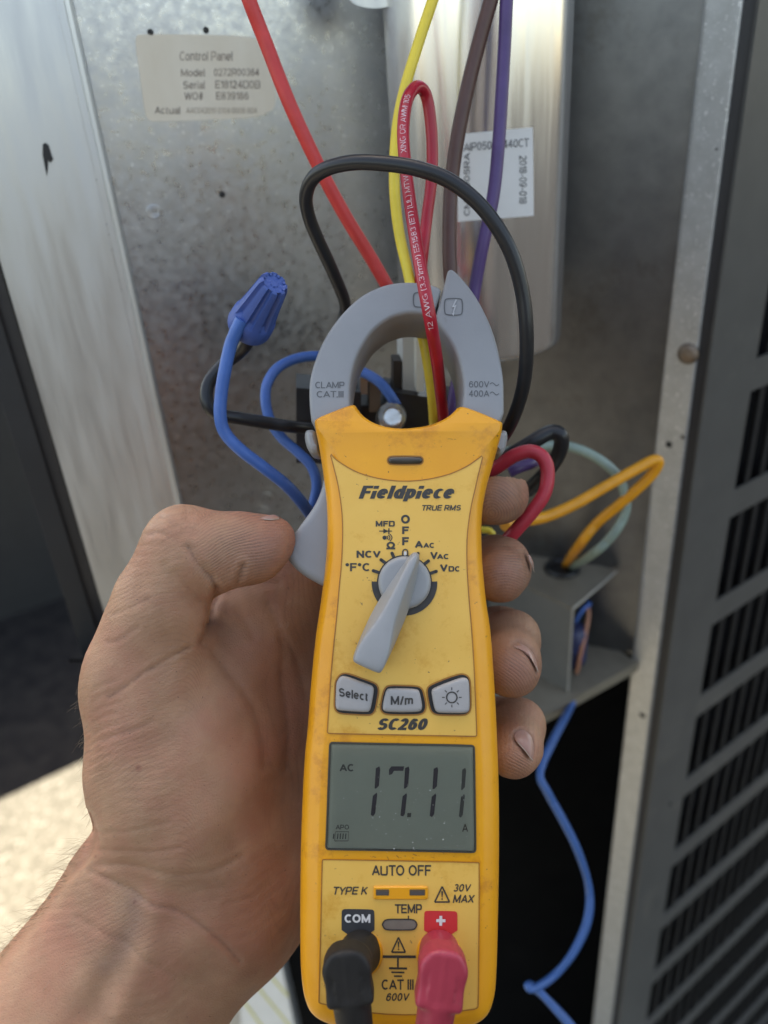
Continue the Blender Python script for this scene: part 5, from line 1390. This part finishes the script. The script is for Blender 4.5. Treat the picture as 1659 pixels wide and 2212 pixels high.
# ---- finger nails, laid on the surface found along the view rays
m_nail = mat('fingernail', (.36, .21, .165), .3, col2=(.31, .165, .125), nscale=160, spec=.5, sss=.2, bump=.06, bscale=700)
m_edge = mat('nail_edge', (.42, .36, .29), .45)
for nm, pl_ in NAILS:
    S = chaikin(np.array(pl_, float), 1)
    cen = S.mean(0); VV = []; ok = True
    rings = (1.0, .72, .4)
    for rr in rings:
        for q in S:
            x, y = cen + (q - cen)*rr
            h = hand_hit(x, y)
            if h is None:
                ok = False
                h = VV[-1] if VV else np.array([0, 0, -.3])
            VV.append(h)
    h = hand_hit(*cen); VV.append(h if h is not None else VV[-1])
    VV = np.array(VV); n_ = len(S)
    nn_ = grad(hand, VV, 6e-4)
    lift = np.concatenate([np.full(n_, .0001), np.full(n_, .00045), np.full(n_, .0006), [.00065]])
    VV = VV + nn_*lift[:, None]
    FF = [(i*n_+k, i*n_+(k+1) % n_, (i+1)*n_+(k+1) % n_, (i+1)*n_+k) for i in range(2) for k in range(n_)] + [(2*n_+k, 2*n_+(k+1) % n_, 3*n_) for k in range(n_)]
    no_ = mk('fingernail', W(VV), FF, m_nail, person, smooth=180)
    half = {'ring': pl_[8:], 'pinky': pl_[9:], 'middle': pl_[4:], 'thumb': pl_[4:]}[nm]
    ed_ = [h for h in (hand_hit(x, y) for x, y in half) if h is not None]
    if len(ed_) > 2:
        S = spline(np.array(ed_), 4); S = S + grad(hand, S, 6e-4)*.0003
        mk('nail_rim', *tube(W(S), .00012, 6), m_edge, no_, smooth=180)
    print('nail', nm, ok)

# ---- fine hairs along the wrist and the thumb side
g = G()
def hair(a, b, c_, r=.00005):
    S = spline(np.array([a, b, c_]), 4); g.add(*tube(S, np.linspace(r, r*.25, len(S)), 3, False))
edge = [((182, 1802), (-3, 2080), 170, .0085), ((183, 1478), (197, 1770), 60, .0045)]
for (p0, p1, n_, ln_) in edge:
    al = nrm(np.array(p1) - np.array(p0)); nx, ny = (al[1], -al[0]) if al[1] < 0 else (-al[1], al[0])
    if nx > 0: nx, ny = -nx, -ny
    B0s = np.array(p0) + (np.array(p1) - np.array(p0))*rng.random((n_, 1))
    first = np.full(n_, np.nan)
    for inn in range(-30, 60, 4):
        hh = hand_hits(B0s - np.array([nx, ny])*inn); m = np.isnan(first) & ~np.isnan(hh[:, 0]); first[m] = inn
    HH = hand_hits(B0s - np.array([nx, ny])*(np.nan_to_num(first) + 3 + 14*rng.random(n_)**2)[:, None])
    for h in HH:
        if np.isnan(h[0]): continue
        L_ = ln_*(.4 + .8*rng.random()); sgn = .9 + .5*rng.normal()
        dirv = nrm(np.array([nx*.75 + al[0]*sgn*.8, -(ny*.75 + al[1]*sgn*.8), .35*rng.normal()]))
        b = h + dirv*L_*.5 + rng.normal(0, .0003, 3); e = h + dirv*L_ + np.array([al[0], -al[1], 0])*L_*.35*rng.random() + rng.normal(0, .0004, 3)
        hair(W(h), W(b), W(e))
for _ in range(70):                                                          # a few on the inner forearm
    x, y = 40 + 240*rng.random(), 1950 + 250*rng.random(); h = hand_hit(x, y, .2, .34)
    if h is None: continue
    L_ = .003 + .004*rng.random(); dv = nrm(np.array([.55, .6, .25]) + rng.normal(0, .2, 3)); hair(W(h), W(h + dv*L_*.5 + np.array([0, 0, .0003])), W(h + dv*L_), .00004)
mk('arm_hair', *g.get(), mat('pale_brown_hair', (.26, .19, .12), .4), person, kind='stuff')

# ================================================================== test lead plugs in the lower jacks (meter axes)
def plug(name, base, head, tail, label, m, mc):
    """base: jack centre; head/tail: picture points of the raised boot's axis"""
    b2 = F2(*z5(*base)); h0 = F2(*z5(*head), .020); h1 = F2(*z5(*tail), .018)
    ax = nrm(h1 - h0); sx = np.array([-ax[1], ax[0]])
    Ld = np.linalg.norm(h1 - h0)
    hc = (h0 + h1)/2
    def f(p):
        q = p[:, :2] - hc; u = q @ ax; v = q @ sx; z = p[:, 2] - .0165
        r = .0016
        wx = .0148/2 - .0006*np.clip(u/Ld, -.5, .5)
        # rounded slab with a domed far end
        du = np.abs(u) - (Ld/2 - r); dv = np.abs(v) - (wx - r); dz = np.abs(z) - (.0046 - r)
        top = np.clip((-u - (Ld/2 - .0072))/.0072, 0, 1); dv = dv + .0044*top**2.2
        d = np.sqrt(np.maximum(du, 0)**2 + np.maximum(dv, 0)**2 + np.maximum(dz, 0)**2) + np.minimum(np.maximum(np.maximum(du, dv), dz), 0) - r
        d = np.maximum(d - .0002*np.exp(-(v/.0005)**2)*(z > 0), -1)
        neck = cone(p, np.array([*b2, .0008]), np.array([*(b2*.5 + h0*.5 + ax*.0025), .0125]), .0068, .0060)
        d = smin(d, neck, .0010)
        t0 = np.array([*h1, .0155]); t1 = np.array([*(h1 + ax*.020), .0135]); tl_ = cone(p, t0, t1, .0058, .0050)
        d = smin(d, tl_, .0012)
        # grips pressed into the sides
        gr = .0005*np.exp(-((u - Ld*.12)/.0035)**2)*(np.abs(v) > .004)
        return d + gr
    lo_ = np.array([min(h0[0], h1[0], b2[0]) - .016, h1[1] - .034, .0004]); hi_ = np.array([max(h0[0], h1[0], b2[0]) + .016, max(h0[1], b2[1]) + .016, .027])
    V, F = surface_nets(f, lo_, hi_, .0005); V = relax(V, F, 1, .5)
    r_ = thing(name, W3(h1, .0)[0], label, 'test lead', 'test leads plugged into the meter')
    mk('plug', W3(V[:, :2], V[:, 2]), F.tolist(), m, r_, smooth=180)
    c0 = np.array([*(h1 + ax*.016), .0138]); c1 = np.array([*(h1 + ax*.05), .0120]); c2 = np.array([*(h1 + ax*.11), .004]); c3 = np.array([*(h1 + ax*.16 + sx*.01), -.02])
    S = spline(np.array([W3(q[:2], q[2])[0] for q in (c0, c1, c2, c3)]), 10)
    mk('cable', *tube(S, .0038, 14), mc, r_, smooth=180)
    return r_
pb_ = mat('black_rubber_plug', (.013, .0125, .012), .55, spec=.25, col2=(.02, .019, .017), nscale=90, smear=(.03, .027, .02), mscale=90, mthr=.62, bump=.2, bscale=1000)
pr_ = mat('faded_red_rubber_plug', (.38, .034, .06), .42, col2=(.32, .028, .048), nscale=70, smear=(.27, .04, .05), mscale=80, mthr=.6, bump=.15, bscale=1000)
plug('test_lead', (466, 1545), (352, 1540), (400, 1905), 'black angled plug and cable in the jack below the COM label', pb_, w_blk)
plug('test_lead', (990, 1545), (1045, 1540), (985, 1930), 'faded red angled plug and cable in the jack below the plus sign', pr_, pr_)

# ================================================================== striped sheet lying on the ground, lower edge of the view
sp_ = lambda x, y, o=.0016: hit(pl_fl, x, y, o)
c4 = [sp_(520, 2078), sp_(606, 2074), sp_(650, 2290), sp_(520, 2300)]
V, F = sheet(c4, .0006, pl_fl[1])
shp = mk('striped_sheet', V, F, mat('white_sheet', (.72, .71, .68), .7, col2=(.62, .61, .58), nscale=40), None, label='white sheet with yellow stripes stuck to the cabinet edge below the wrist', cat='sheet')
g = G()
for (a, b, w) in (((575, 2098), (622, 2152), 5), ((548, 2122), (634, 2226), 5), ((524, 2160), (590, 2250), 5)):
    A0, B0_ = sp_(*a, .0019), sp_(*b, .0019); dd = nrm(B0_ - A0); ss_ = np.cross(pl_fl[1], dd)*.0011
    g.add([A0 - ss_, B0_ - ss_, B0_ + ss_, A0 + ss_], [(0, 1, 2, 3)])
mk('stripe', *g.get(), mat('yellow_stripe', (.60, .56, .20), .7), shp)
